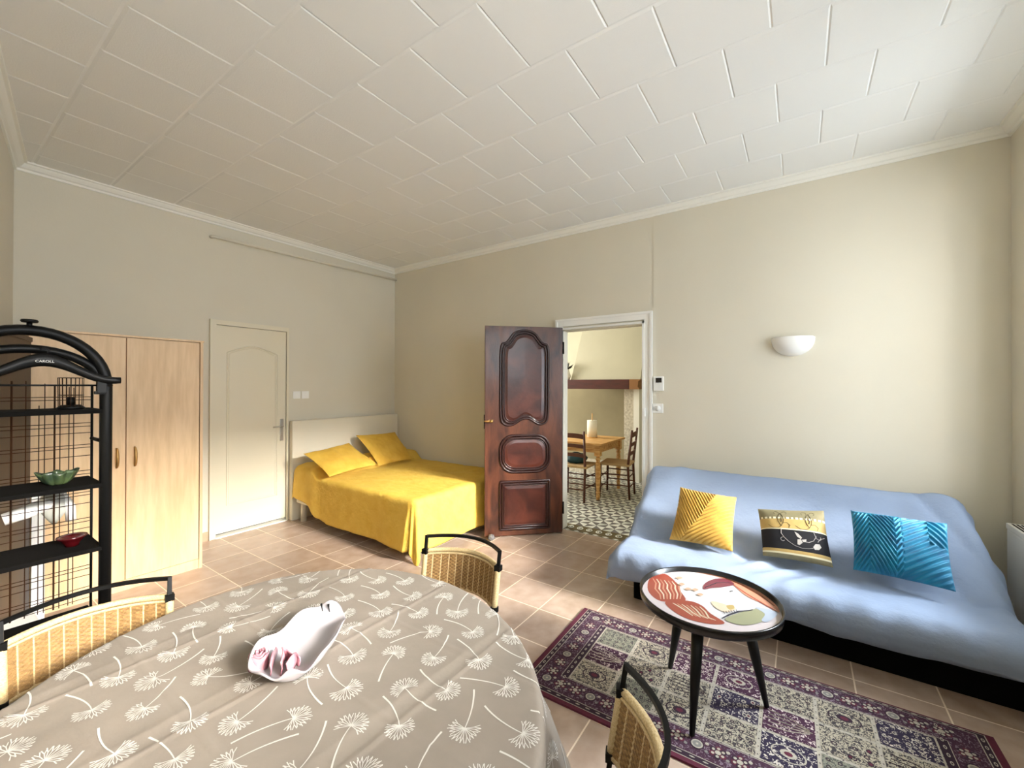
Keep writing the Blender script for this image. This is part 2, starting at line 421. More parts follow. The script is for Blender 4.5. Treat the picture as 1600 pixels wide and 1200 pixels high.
# ------------------------------------------------------------------ far cream door (door_1)
r_ = bpy.data.objects.new('door_1', None); C.objects.link(r_); r_.location = (DX0, YA, 0); struct(r_)
wd = DX1 - DX0
b = MB(); b.box(.002, wd - .0015, .006, .05, .035, DZ - .003)
b.build('door_leaf', M['cream_door'], r_)
b = MB()
def arch_path(x0, x1, z0, z1, rise, n=14, flatk=0.12):
    pts = [(x1, z1), (x1, z0), (x0, z0), (x0, z1)]
    top = []
    for i in range(1, n):
        t = i / n; u = abs(2 * t - 1)
        top.append((x0 + (x1 - x0) * t, z1 + rise * (1 - u ** 1.6)))
    return pts + top
pth = arch_path(.105, wd - .10, .30, 1.83, .075)
b.tube([(x, .005, z) for x, z in pth], .007, 6, closed=True)
b.tube([(x, .006, z) for x, z in arch_path(.122, wd - .117, .317, 1.815, .072)], .004, 6, closed=True)
b.build('panel_moulding', M['cream_door'], r_)
b = MB()
b.box(-.055, .0, -.02, .02, 0, DZ + .045).box(wd, wd + .02, -.012, .02, 0, DZ + .045).box(0, wd, -.02, .02, DZ, DZ + .045)
b.box(-.055, -.045, -.028, -.02, 0, DZ + .05)
b.build('door_frame', M['cream_door'], r_)
MB().box(0, wd, -.03, .10, 0, .012).build('threshold', M['crown'], r_)
b = MB()
b.box(0, wd, .06, .08, 0.012, .05); b.build('under_gap', M['dark_gap'], r_)
for z in (.22, 1.0, 1.83):
    MB().tube([(.0, .008, z - .045), (.0, .008, z + .045)], .008, 8).build('hinge', M['chrome'], r_)
b = MB(); b.box(wd - .065, wd - .030, -.002, .008, .89, 1.13, bev=.003); hp = b.build('handle_plate', M['chrome'], r_)
b = MB(); b.tube([(wd - .047, .012, 1.05), (wd - .047, -.035, 1.05), (wd - .06, -.04, 1.05), (wd - .155, -.04, 1.048)], .008, 8)
b.tube([(wd - .047, .0, .95), (wd - .047, -.004, .95)], .010, 10)
b.build('door_handle', M['chrome'], r_)

# ------------------------------------------------------------------ doorway trim and dark open door (door_2)
b = MB()
fy0, fy1, fz = 1.118, 2.123, 2.195
def frame_band(y0, y1, z1, w0, w1, x0, x1):
    b.box(x0, x1, y0 + w0, y0 + w1, 0, z1 - w0); b.box(x0, x1, y1 - w1, y1 - w0, 0, z1 - w0)
    b.box(x0, x1, y0 + w1, y1 - w1, z1 - w1, z1 - w0)
frame_band(fy0, fy1, fz, 0, .022, XB - .032, XB)
frame_band(fy0, fy1, fz, .022, .075, XB - .022, XB)
b.box(XB - .03, XB + WT, fy0 + .075, fy0 + .092, 0, fz - .092).box(XB - .03, XB + WT, fy0 + .075, fy1 - .068, fz - .11, fz - .092)
b.box(XB - .022, XB + WT, fy1 - .075, fy1 - .066, 0, fz - .092)
b.box(XB + WT, XB + WT + .018, fy0 + .02, OY0 + .0, 0, OZ + .08).box(XB + WT, XB + WT + .018, OY1, fy1 - .02, 0, OZ + .08).box(XB + WT, XB + WT + .018, fy0 + .02, fy1 - .02, OZ, OZ + .08)
fr = b.build('trim_2', M['white_trim']); struct(fr)
MB().box(XB - .055, XB - .03, 1.175, 1.2, 1.22, 1.30, bev=.006).build('door_latch', M['white'], fr)

hinge = Vector((3.80, 1.99, 0)); free = Vector((3.243, 2.555, 0))
dv = (free - hinge); DW = dv.length; ang = math.atan2(dv.y, dv.x)
r_ = bpy.data.objects.new('door_2', None); C.objects.link(r_); r_.location = hinge; r_.rotation_euler = (0, 0, ang); struct(r_)
# local : x from hinge (0) to free edge (DW); camera side is +y (left turn) ; check sign
DT = 0.04
side = 1 if (Matrix.Rotation(ang, 3, 'Z') @ Vector((0, 1, 0))).dot(-hinge) > 0 else -1
DH0, DH1 = 0.012, 2.095
def dl(x, y, z): return (x, side * y, z)
b = MB(); ys = sorted([0, side * -DT]); b.box(0, DW, ys[0], ys[1], DH0, DH1, bev=.004)
leaf = b.build('door_leaf', M['mahog'], r_)
H = DH1 - DH0
def zf(f): return DH1 - f * H       # fraction from the top
def xf_(f): return DW * (1 - f)     # fraction from the free (left) edge
def sm(p, n=3):
    for _ in range(n):
        q = []
        for i in range(len(p)):
            a, c = Vector(p[i]), Vector(p[(i + 1) % len(p)])
            q += [a * .75 + c * .25, a * .25 + c * .75]
        p = q
    return p
top_out = [(.19, .085), (.26, .083), (.31, .06), (.37, .028), (.50, .016), (.63, .028), (.69, .06), (.74, .083), (.815, .085),
           (.815, .25), (.812, .43), (.79, .462), (.72, .474), (.66, .468), (.59, .448), (.52, .441), (.45, .448), (.38, .468), (.31, .478), (.22, .468), (.19, .44), (.19, .25)]
def rrect(x0, x1, z0, z1, r, asp, n=6):
    out = []
    for cx, cz, a0 in ((x1 - r, z0 + r * asp, -90), (x1 - r, z1 - r * asp, 0), (x0 + r, z1 - r * asp, 90), (x0 + r, z0 + r * asp, 180)):
        for i in range(n + 1):
            a = math.radians(a0 + 90 * i / n); out.append((cx + r * math.cos(a), cz + r * asp * math.sin(a)))
    return out
asp = DW / H
panels = [([tuple(p) for p in sm(top_out, 2)], 'arched'), (rrect(.19, .83, .522, .70, .17, asp), 'oval'), (rrect(.19, .83, .742, .972, .012, asp, 2), 'square')]
def inset(poly, k):
    xs_ = [p[0] * DW for p in poly]; zs_ = [p[1] * H for p in poly]
    cx, cz = (min(xs_) + max(xs_)) / 2, (min(zs_) + max(zs_)) / 2; w_, h_ = max(xs_) - min(xs_), max(zs_) - min(zs_)
    return [(cx + (x - cx) * (w_ - 2 * k) / w_, cz + (z - cz) * (h_ - 2 * k) / h_) for x, z in zip(xs_, zs_)]
for poly, nm in panels:
    b = MB()
    for kk, rad, yy in ((0.002, .012, .003), (.026, .010, .006), (.043, .007, .002)):
        q = inset(poly, kk)
        b.tube([dl(DW - x, yy, DH1 - z) for x, z in q], rad, 8, closed=True)
    b.build('panel_moulding', M['mahog_dark'], r_)
    q = inset(poly, .034); q2 = inset(poly, .075); n = len(q)
    vs = [dl(DW - x, .004, DH1 - z) for x, z in q] + [dl(DW - x, .012, DH1 - z) for x, z in q2]
    fs = [(i, (i + 1) % n, n + (i + 1) % n, n + i) for i in range(n)] + [tuple(range(n, 2 * n))]
    MB().add(vs, fs).build('raised_panel', M['mahog_panel'], r_)
b = MB()
hz = zf(.452)
b.tube([dl(DW - .045, 0, hz), dl(DW - .045, .03, hz), dl(DW - .045, .036, hz)], [.014, .008, .008], 10)
b.tube([dl(DW - .045, .036, hz), dl(DW - .03, .04, hz), dl(DW - .00, .04, hz), dl(DW - .0 + .012, .038, hz)], [.012, .010, .008, .006], 10)
b.tube([dl(DW - .075, .038, hz), dl(DW - .045, .038, hz)], [.016, .014], 10)
b.build('door_handle', M['brass'], r_)
b = MB(); b.box(DW - .002, DW + .008, *sorted([side * -.03, side * -.01]), hz - .08, hz + .06); b.build('lock_plate', M['black'], r_)
for f in (.1, .88):
    MB().tube([dl(-.008, -.0, zf(f) - .06), dl(-.008, -.0, zf(f) + .06)], .009, 8).build('hinge', M['black'], r_)

# door stop : grey lump by the door foot
bm = bmesh.new(); bmesh.ops.create_icosphere(bm, subdivisions=3, radius=1)
for v in bm.verts:
    n = noise.noise(v.co * 2.2) * .35 + noise.noise(v.co * 5) * .2
    v.co *= 1 + n; v.co.x *= .035; v.co.y *= .03; v.co.z = max(v.co.z * .032, -.022)
me = bpy.data.meshes.new('door_stop'); bm.to_mesh(me); bm.free(); me.materials.append(M['greystone'])
for p in me.polygons: p.use_smooth = True
o = bpy.data.objects.new('door_stop', me); C.objects.link(o); o.location = (3.245, 2.475, .022)
tag(o, 'small grey crumpled door stop on the floor by the dark wooden door', 'door stop')

# ------------------------------------------------------------------ wardrobe
wx0, wx1, wy, wz = 0.45, 1.395, 4.06, 1.85
r_ = thing('wardrobe', 'light beech two-door wardrobe against the back wall, left of the cream door', 'wardrobe', (0, 0, 0)); r_.location = (0, 0, 0)
b = MB()
b.box(wx0, wx0 + .02, wy + .0, YA - .01, 0, wz).box(wx1 - .02, wx1, wy - .01, YA - .01, 0, wz)
b.box(wx0 + .02, wx1 - .02, wy + .015, YA - .01, wz - .02, wz).box(wx0 + .02, wx1 - .02, YA - .03, YA - .01, 0, wz - .02).box(wx0 + .02, wx1 - .02, wy + .02, YA - .03, .08, .10)
b.build('body', M['beech'], r_)
MB().box(wx0 + .02, wx1 - .02, wy + .004, wy + .02, 0, .075).build('plinth', M['beech'], r_)
MB().box(wx0 - .004, wx1 + .006, wy - .012, YA - .005, wz, wz + .014).build('top_board', M['beech'], r_)
MB().box(wx0 + .025, wx1 - .025, wy + .012, wy + .02, .08, wz - .005).build('inner_shadow_board', M['beech_gap_shade'], r_)  # darker sheet behind the door joint, standing in for its shade
mid = .918
for i, (x0, x1) in enumerate(((wx0 + .004, mid - .003), (mid + .003, wx1 - .026))):
    MB().box(x0, x1, wy - .008, wy + .010, .082, wz - .006, bev=.0015).build('door', M['beech'], r_)
    d_ = C.objects[-1] if False else None
doors_ = [o for o in C.objects if o.name.startswith('door') and o.parent == r_]
for o, hx in zip(doors_, (mid - .05, mid + .05)):
    b = MB(); pts = [(hx, wy - .008 - .026 * math.sin(PI * i / 8), .972 + .07 * math.cos(PI * i / 8)) for i in range(9)]
    b.tube(pts, [.006 + .004 * math.sin(PI * i / 8) for i in range(9)], 8); b.build('handle', M['brass'], o)

# dark brown cabinet side against the left wall and a narrow upright white strip in front of it
def lx(y, d=0): return left_x(y) + d
b = MB()
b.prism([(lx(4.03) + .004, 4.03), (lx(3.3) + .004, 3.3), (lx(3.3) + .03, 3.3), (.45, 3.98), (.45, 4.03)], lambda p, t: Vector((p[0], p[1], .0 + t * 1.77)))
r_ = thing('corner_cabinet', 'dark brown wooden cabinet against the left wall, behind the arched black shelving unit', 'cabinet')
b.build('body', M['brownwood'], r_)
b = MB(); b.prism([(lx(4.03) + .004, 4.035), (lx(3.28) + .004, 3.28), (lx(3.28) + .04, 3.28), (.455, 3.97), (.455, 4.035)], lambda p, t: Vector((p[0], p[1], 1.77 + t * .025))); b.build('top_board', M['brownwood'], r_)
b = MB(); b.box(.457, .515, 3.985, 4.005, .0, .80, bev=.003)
tag(b.build('narrow_strip', M['white']), 'narrow upright white strip at the left end of the wardrobe', 'board')

# ------------------------------------------------------------------ bed
BX0, BX1, BY0, BY1, BZ = 2.45, 3.88, 2.68, 4.60, 0.525
r_ = thing('double_bed', 'double bed with plain cream headboard pushed into the corner of the room', 'bed', (0, 0, 0))
b = MB(); b.box(2.435, 3.91, YA - .085, YA - .02, .0, 1.105, bev=.012); b.build('headboard', M['head'], r_)
MB().box(BX0 + .02, BX1, BY0 + .03, BY1, .20, .30, bev=.01).build('bed_base', M['head'], r_)
MB().box(BX0 + .03, BX1, BY0 + .04, BY1 + .01, .30, BZ - .02, bev=.05).build('mattress', M['mattress'], r_)
for x, y in ((BX0 + .06, BY1 - .08), (BX1 - .08, BY1 - .08), (BX0 + .10, BY0 + .12), (BX1 - .08, BY0 + .12)):
    MB().tube([(x, y, 0), (x, y, .2)], .03, 12).build('leg', M['head'], r_)

# bedspread : rounded-rect drape
def bedspread():
    b = MB(); rr = .045
    x0, x1, y0, y1 = BX0 + rr, BX1 + .02, BY0 + rr, BY1 - .005
    Ls, Lf = .455, .47
    def f(u, v):
        # u : across (left hem -> wall side), v : foot hem -> head
        X = -Ls + u * (x1 - x0 + Ls); Y = -Lf + v * (y1 - y0 + Lf)
        dx = min(X, 0); dy = min(Y, 0)
        ex, ey = x0 + max(X, 0), y0 + max(Y, 0)
        d = math.hypot(dx, dy)
        zt = BZ + .008 * noise.noise(Vector((ex * 6, ey * 6, 0))) + .004 * noise.noise(Vector((ex * 22, ey * 22, 3)))
        # bolster under the spread at the head
        k = max(0.0, min(1.0, (ey - 4.12) / .16)); k = k * k * (3 - 2 * k)
        k2 = max(0.0, min(1.0, (4.62 - ey) / .06)); k2 = k2 ** .5
        side_soft = max(0, min(1, (ex - x0 + .02) / .10)) ** .5
        zt += .105 * k * k2 * (0.75 + .25 * side_soft)
        if d < 1e-6: return Vector((ex, ey, zt))
        nx, ny = dx / d, dy / d
        arc = rr * PI / 2
        if d < arc:
            a = d / rr; out = rr * math.sin(a); drop = rr * (1 - math.cos(a))
        else:
            out = rr; drop = rr + (d - arc)
        h = drop / .45
        th = math.atan2(-ny, -nx)          # 0 = left side, 90 = foot
        corner = math.sin(2 * th) if (dx < 0 and dy < 0) else 0
        s = (ey if dx < 0 and dy == 0 else ex)
        wav = .010 * math.sin(s * 7 + 1.3) + .006 * math.sin(s * 17)
        if dy == 0: wav += .025 * max(0, 1 - abs(ey - 4.2) / .25) + .02 * max(0, 1 - abs(ey - 3.95) / .12)
        if corner: wav = .06 * corner * (1 + .9 * math.cos(th * 6 - .4)) * .6
        out += (wav + .02) * h
        if dy == 0: out += .05 * h * max(0, 1 - (ey - y0) / .5)
        z = zt - drop
        z = max(z, .006 + .003 * math.sin(s * 30))
        hx = 0.10 * max(0, (ey - 3.9) / .7) if dy == 0 else 0
        z += hx * h
        return Vector((ex + nx * out, ey + ny * out, z))
    b.grid(f, 110, 130)
    return b
o = bedspread().build('bedspread', M['yellow'], fix=False)
solidify(o, .006, 0)
tag(o, 'mustard yellow bedspread draped over the bed down to the floor at its near corner', 'bedspread')

# cushions
def smoothstep(x): x = max(0, min(1, x)); return x * x * (3 - 2 * x)
def cushion(name, P00, P10, P11, P01, T, disp=None, mfn=None, mats=None, n=48, pinch=.06, label='', cat='cushion', group=None, back=True):
    P00, P10, P11, P01 = map(Vector, (P00, P10, P11, P01))
    nrm = (P10 - P00).cross(P01 - P00).normalized()
    if nrm.dot(O - P00) < 0: nrm = -nrm
    cen_ = (P00 + P10 + P11 + P01) / 4
    def surf(u, v, sgn=1, lift=0.0):
        a, c = 2 * u - 1, 2 * v - 1
        # edges bow inwards a little between the pointed corners
        uu = u + pinch * .5 * (-a) * (1 - c * c) * abs(a) ** 3
        vv = v + pinch * .5 * (-c) * (1 - a * a) * abs(c) ** 3
        p = P00 * (1 - uu) * (1 - vv) + P10 * uu * (1 - vv) + P11 * uu * vv + P01 * (1 - uu) * vv
        h = (max(0, 1 - abs(a) ** 2.6) * max(0, 1 - abs(c) ** 2.6)) ** .62
        hh = T * h
        if disp and sgn > 0: hh += disp(u, v) * min(1, h * 3)
        return p + nrm * (sgn * hh + lift)
    b = MB(); b.grid(lambda u, v: surf(u, v), n, n, mfn=mfn); b.grid(lambda u, v: surf(u, v, -1), n // 3, n // 3)
    return b, surf, cen_
def pl(pts, p0, n): return [on_plane(x, y, p0, n) for x, y in pts]

# bed pillows lean on the headboard
pn = Vector((0, -.50, .86)).normalized()
wr = lambda s: (lambda u, v: .010 * noise.noise(Vector((u * 4 + s, v * 4, s))) + .006 * noise.noise(Vector((u * 12, v * 9 + s, s))))
P4 = pl([(515, 745), (590, 725), (545, 692), (474, 709)], (0, 4.0, .60), pn)
b, sf, c = cushion('pillow', *P4, .045, disp=wr(1))
o = b.build('bed_pillow', M['pillow_y'], off=c); tag(o, 'mustard pillow at the bed\'s open side, lying lower and nearer the cream door', 'pillow', 'mustard pillows on the bed')
P4 = pl([(592, 728), (648, 717), (617, 675), (556, 680)], (0, 4.14, .60), Vector((0, -.62, .78)).normalized())
b, sf, c = cushion('pillow', *P4, .042, disp=wr(5))
o = b.build('bed_pillow', M['pillow_y'], off=c); tag(o, 'mustard pillow propped against the headboard nearest the corner of the walls', 'pillow', 'mustard pillows on the bed')

# ------------------------------------------------------------------ sofa bed with throw
r_ = thing('sofa_bed', 'sofa bed with a black base under a grey-blue throw, against the right wall', 'sofa', (0, 0, 0))
SY0, SY1 = -.86, 1.03
MB().box(2.93, 3.66, SY0 - .03, SY1 - .06, 0.0, .19, bev=.01).build('base', M['sofa_black'], r_)
b = MB(); b.box(2.80, 3.30, SY0 + .02, SY1 - .02, .20, .355, bev=.05); b.build('seat', M['mattress'], r_)
an = math.atan2(.42, .60)
b = MB(); b.box(0, .70, SY0 + .02, SY1 - .02, -.15, -.035, bev=.04)
b.xf(Matrix.Translation((3.16, 0, .40)) @ Matrix.Rotation(-an, 4, 'Y')); b.build('backrest', M['mattress'], r_)
prof_s = [(2.86, .165), (2.785, .21), (2.752, .28), (2.755, .335), (2.785, .372), (2.84, .388), (2.95, .390), (3.06, .387), (3.14, .392), (3.20, .425), (3.30, .500), (3.42, .592), (3.54, .682), (3.63, .748), (3.68, .784), (3.73, .803), (3.78, .795), (3.815, .755), (3.825, .66), (3.828, .54), (3.83, .44)]
pv = [Vector((x, z)) for x, z in prof_s]
cum = [0]
for i in range(1, len(pv)): cum.append(cum[-1] + (pv[i] - pv[i - 1]).length)
def prof_at(s):
    s *= cum[-1]
    for i in range(1, len(cum)):
        if s <= cum[i] + 1e-9:
            t = (s - cum[i - 1]) / (cum[i] - cum[i - 1]); return pv[i - 1].lerp(pv[i], t)
    return pv[-1]
def throw():
    b = MB(); L0, L1 = .30, .42
    tot = (SY1 - SY0) + L0 + L1
    def f(s, t):
        p = prof_at(s); x, z = p.x, p.y
        yy = SY1 + L0 - t * tot      # from left end (+Y) to right end
        front = smoothstep((2.85 - x) / .06) if z < .385 else 0
        back = 1 if x > 3.7 else 0
        # general softness
        z += .010 * noise.noise(Vector((x * 4, yy * 3, 1))) + .004 * noise.noise(Vector((x * 11, yy * 9, 7)))
        # creases radiating from the seat joint
        j = math.exp(-((x - 3.13) / .06) ** 2)
        z += -.010 * j * (1 + math.sin(yy * 23 + 3 * noise.noise(Vector((0, yy * 4, 0)))))
        rad = math.exp(-((x - 3.0) / .14) ** 2) * math.exp(-((yy - .10) / .22) ** 2)
        z += .014 * rad * (1 - 2 * abs(math.sin(yy * 19 + (x - 3.1) * 16)) ** .7)
        rad = math.exp(-((x - 3.16) / .16) ** 2) * math.exp(-((yy - .42) / .2) ** 2); z += .014 * rad * abs(math.sin(yy * 14 - (x - 3.1) * 13)) ** .7
        # long diagonal folds on the right part of the backrest
        if x > 3.15 and x < 3.75:
            k = smoothstep((-.45 - yy) / .25); q = (yy + .9) - (x - 3.2) * .55
            z += k * (.034 * (abs(math.sin(q * 15)) ** .7 - .6))
            k = smoothstep((yy - .55) / .3); z += k * .008 * math.sin((yy * 18) + x * 10)
            z += .007 * (abs(math.sin((x - 3.3) * 16 + math.sin(yy * 3) * 1.5 + yy)) ** .6) * smoothstep((3.6 - x) / .1)
        if z < .375 and x < 2.85:
            x -= .010 * math.sin(yy * 13 + 2 * math.sin(yy * 3)) * (1 - z / .38) + .004 * math.sin(yy * 37)
            if s < .04: z += .012 * math.sin(yy * 5.0) + .006 * math.sin(yy * 17)
        d = 0
        # rounded shoulder at the right end of the backrest
        hi = max(0, (x - 3.15)) / .6
        e1 = SY1 - .01; e0 = SY0 + .04 + .05 * smoothstep(hi * 1.2)
        if yy > e1: d = yy - e1; sg = 1; e = e1
        elif yy < e0: d = e0 - yy; sg = -1; e = e0
        if d > 0:
            R = .05 if sg > 0 else .07
            arc = R * PI / 2
            if d < arc: out = R * math.sin(d / R); dr = R * (1 - math.cos(d / R))
            else: out = R + .02 * math.sin(x * 21); dr = R + d - arc
            lim = .17 if x < 3.25 else .30
            zz = max(z - dr, min(z, lim + .02 * math.sin(x * 9)))
            # hanging cloth flares a bit
            yy = e + sg * (out + .05 * min(1, (z - zz) / .4) * (1 if sg > 0 else 1.2) * smoothstep((3.75 - x) / .3))
            z = zz
            if sg < 0: yy = max(yy, -1.0)
        if z < .385 and x < 2.9 and d > 0: x += .03 * min(1, d / .1)
        return Vector((x, yy, z))
    b.grid(f, 90, 150)
    return b
o = throw().build('sofa_throw', M['throw'], fix=False); solidify(o, .006, 0)
tag(o, 'grey-blue cotton throw covering the whole sofa, creased along the seat joint', 'throw')

# sofa cushions
cn = Vector((-math.sin(math.radians(52)), 0, math.cos(math.radians(52))))
def ridges(u, v, per, amp):
    # chevron blocks
    blocks = (u + v)
    if (v - .5) > (u - .55) * 1.0 and u < .62: q = (u - v) * 1.0 if False else (u + v)
    else: q = (v - .55 * u)
    if (u < .5 and v < 1 - u * .6 + .1 and v > u * .7): q = u * 1.15 + v * .9
    s = math.sin(q * 2 * PI / per)
    return amp * s
def gold_disp(u, v):
    # left diamond with steep ridges falling right, the rest ridges rising right
    if v > 1.55 * u - .28 + 0 and (v > .62 * (u) - .1) and (u < .30 + .38 * v): q = (u * 1.25 + v * .80)
    else: q = (v - .72 * u)
    s = math.sin(q * 2 * PI / .068)
    return .0065 * s
cushions = []
P4 = pl([(1046, 843), (1145, 862), (1151, 777), (1063, 761)], (3.06, 0, .43), cn)
b, sf, c = cushion('c', *P4, .07, disp=gold_disp, n=110, pinch=.05)
o = b.build('sofa_cushion', M['gold'], off=c); tag(o, 'square gold velvet cushion with ridged chevrons at the sofa\'s doorway end', 'cushion')
def teal_disp(u, v):
    zig = abs(((u * 1.9 + .15) % 1.0) - .5)
    if u < .52: q = v + 1.1 * zig if v < .95 else v
    elif u > .78 and v > .55: q = u * .9 + v * .9
    else: q = v - .85 * u
    return .008 * math.sin(q * 2 * PI / .095)
P4 = pl([(1333, 890), (1494, 925), (1480, 818), (1329, 797)], (3.02, 0, .44), cn)
b, sf, c = cushion('c', *P4, .075, disp=teal_disp, n=120, pinch=.04)
o = b.build('sofa_cushion', M['teal'], off=c); tag(o, 'large teal velvet cushion with ridged zigzags at the sofa\'s radiator end', 'cushion')
def bf(u, v):
    if v > .79: return 0
    if v > .745: return 2 if int((u * 15) % 1 > .45) else 0
    if v > .555: return 1
    if v > .535: return 2
    if v > .155: return 3
    if v > .10: return 1
    if v > .075: return 2
    return 0
P4 = pl([(1192, 868), (1302, 887), (1287, 798), (1184, 795)], (3.07, 0, .43), cn)
b, sf, c = cushion('c', *P4, .05, mfn=bf, n=96, pinch=.03)
def rib(pts, rad, mi):
    b.tube([sf(u, v, 1, .001) for u, v in pts], rad, 5, mi)
def spiral(cx, cy, r0, r1, a0, a1, n=16, sx=1.0):
    return [(cx + sx * (r0 + (r1 - r0) * i / n) * math.cos(math.radians(a0 + (a1 - a0) * i / n)), cy + (r0 + (r1 - r0) * i / n) * math.sin(math.radians(a0 + (a1 - a0) * i / n))) for i in range(n + 1)]
for cu in (.34, .75):
    rib([(cu + .045 * math.sin(PI * i / 10), .60 + .28 * i / 10) for i in range(11)], .0013, 5)
    rib([(cu - .045 * math.sin(PI * i / 10), .60 + .28 * i / 10) for i in range(11)], .0013, 5)
    rib([(cu + .012 * math.sin(PI * i / 6), .68 + .08 * i / 6) for i in range(7)], .003, 5)
    rib([(cu, .60), (cu + .03, .66), (cu + .09, .67), (cu + .13, .62), (cu + .11, .57)], .0012, 5)
    rib([(cu, .60), (cu - .05, .56), (cu - .13, .56), (cu - .2, .62)], .0012, 5)
    rib(spiral(cu + .07, .88, .05, .02, 180, -60), .001, 5); rib(spiral(cu - .07, .88, .05, .02, 0, 240), .001, 5)
rib([(.33, .55), (.32, .45), (.36, .37), (.42, .30), (.50, .24), (.60, .21), (.70, .22), (.76, .24)], .0016, 4)
rib([(.80, .52), (.82, .44), (.78, .37), (.71, .33), (.64, .33)], .0016, 4)
rib(spiral(.87, .44, .05, .02, 150, 400), .0014, 4); rib(spiral(.34, .33, .045, .02, 90, 330), .0014, 4)
rib([(.84, .36), (.88, .42), (.95, .46)], .0014, 4)
for poly in ([(.52, .50), (.57, .47), (.62, .40), (.60, .37), (.55, .41)], [(.55, .36), (.60, .37), (.62, .31), (.57, .26), (.54, .27)], [(.61, .36), (.68, .38), (.67, .33), (.63, .32)], [(.76, .26), (.80, .32), (.86, .33), (.88, .28), (.84, .23), (.78, .22)]):
    b.add([sf(u, v, 1, .0015) for u, v in poly], [tuple(range(len(poly)))], 4)
o = b.build('sofa_cushion', [M['olive'], M['tan'], M['ivory'], M['blackcloth'], M['greythread'], M['darkthread']], off=c)
tag(o, 'flat cushion banded in olive, tan and black with embroidered vines, middle of the sofa', 'cushion')

# ------------------------------------------------------------------ rug
rugM = Matrix.Translation((2.60, 1.192, 0)) @ Matrix.Rotation(math.radians(1.0), 4, 'Z')
# local : x 0..-RW (towards the table), y 0..-RL (towards the street wall)
RW, RL = .85, 1.87
b = MB(); b.box(-RW, 0, -RL, 0, .0, .010, 0)
lay = [.0104]
def rect(x0, x1, y0, y1, mi, z=None):
    lay[0] += .00002
    zz = lay[0] if z is None else z
    b.add([(x0, y0, zz), (x1, y0, zz), (x1, y1, zz), (x0, y1, zz)], [(0, 1, 2, 3)], mi)
def disc(cx, cy, r, mi, z, n=14, ry=None):
    ry = ry or r
    b.add([(cx + r * math.cos(2 * PI * k / n), cy + ry * math.sin(2 * PI * k / n), z) for k in range(n)], [tuple(range(n))], mi)
rugm = ['burgundy', 'sp_border', 'dkburg', 'paleash', 'greywool', 'sp_cream', 'sp_grey', 'sp_dark', 'sp_plum']
rect(-RW + .022, -.010, -RL + .028, -.028, 3); rect(-RW + .025, -.012, -RL + .032, -.032, 2)
rect(-RW + .050, -.022, -RL + .056, -.056, 3); rect(-RW + .053, -.025, -RL + .060, -.060, 1)
bx0, bx1, by0, by1 = -RW + .175, -.140, -RL + .205, -.205
rect(bx0 - .006, bx1 + .006, by0 - .038, by1 + .038, 3); rect(bx0 - .003, bx1 + .003, by0 - .035, by1 + .035, 2)
rect(bx0, bx1, by0, by1, 3)
def rosette(cx, cy, r, z=.0116):
    disc(cx, cy, r, 2, z); disc(cx, cy, r * .82, 3, z + .0001); disc(cx, cy, r * .62, 4, z + .0002); disc(cx, cy, r * .2, 3, z + .0003)
def floret(cx, cy, r, z=.0115):
    for k in range(6):
        a = k * PI / 3; disc(cx + r * .62 * math.cos(a), cy + r * .62 * math.sin(a), r * .40, 2 if k % 2 else 0, z + .00005 * k, 8)
        disc(cx + r * .62 * math.cos(a), cy + r * .62 * math.sin(a), r * .2, 3, z + .0006, 6)
    disc(cx, cy, r * .35, 3, z + .0004, 8)
yk = -.115; i = 0
while yk > -RL + .1:
    for xx in (-.083, -RW + .114):
        (rosette if i % 3 == 0 else floret)(xx, yk, .028 if i % 3 == 0 else .034)
        disc(xx + .022, yk - .035, .008, 3, .0114, 8); disc(xx - .020, yk - .038, .007, 4, .0114, 8)
    yk -= .079; i += 1
xk = -.18; i = 0
while xk > -RW + .16:
    for yy in (-.118, -RL + .118):
        (rosette if i % 3 == 1 else floret)(xk, yy, .028 if i % 3 == 1 else .034)
    xk -= .082; i += 1
# guard stripe beads
xk = -.05
while xk > -RW + .05:
    for yy in (-.044, -RL + .044, -.187, -RL + .187): disc(xk, yy, .012, 3, .0117, 8, .006); disc(xk, yy, .006, 2, .0118, 6, .003)
    xk -= .045
yk = -.07
while yk > -RL + .07:
    for xx in (-.0185, -RW + .0375): disc(xx, yk, .0035, 3, .0117, 6, .012)
    yk -= .05
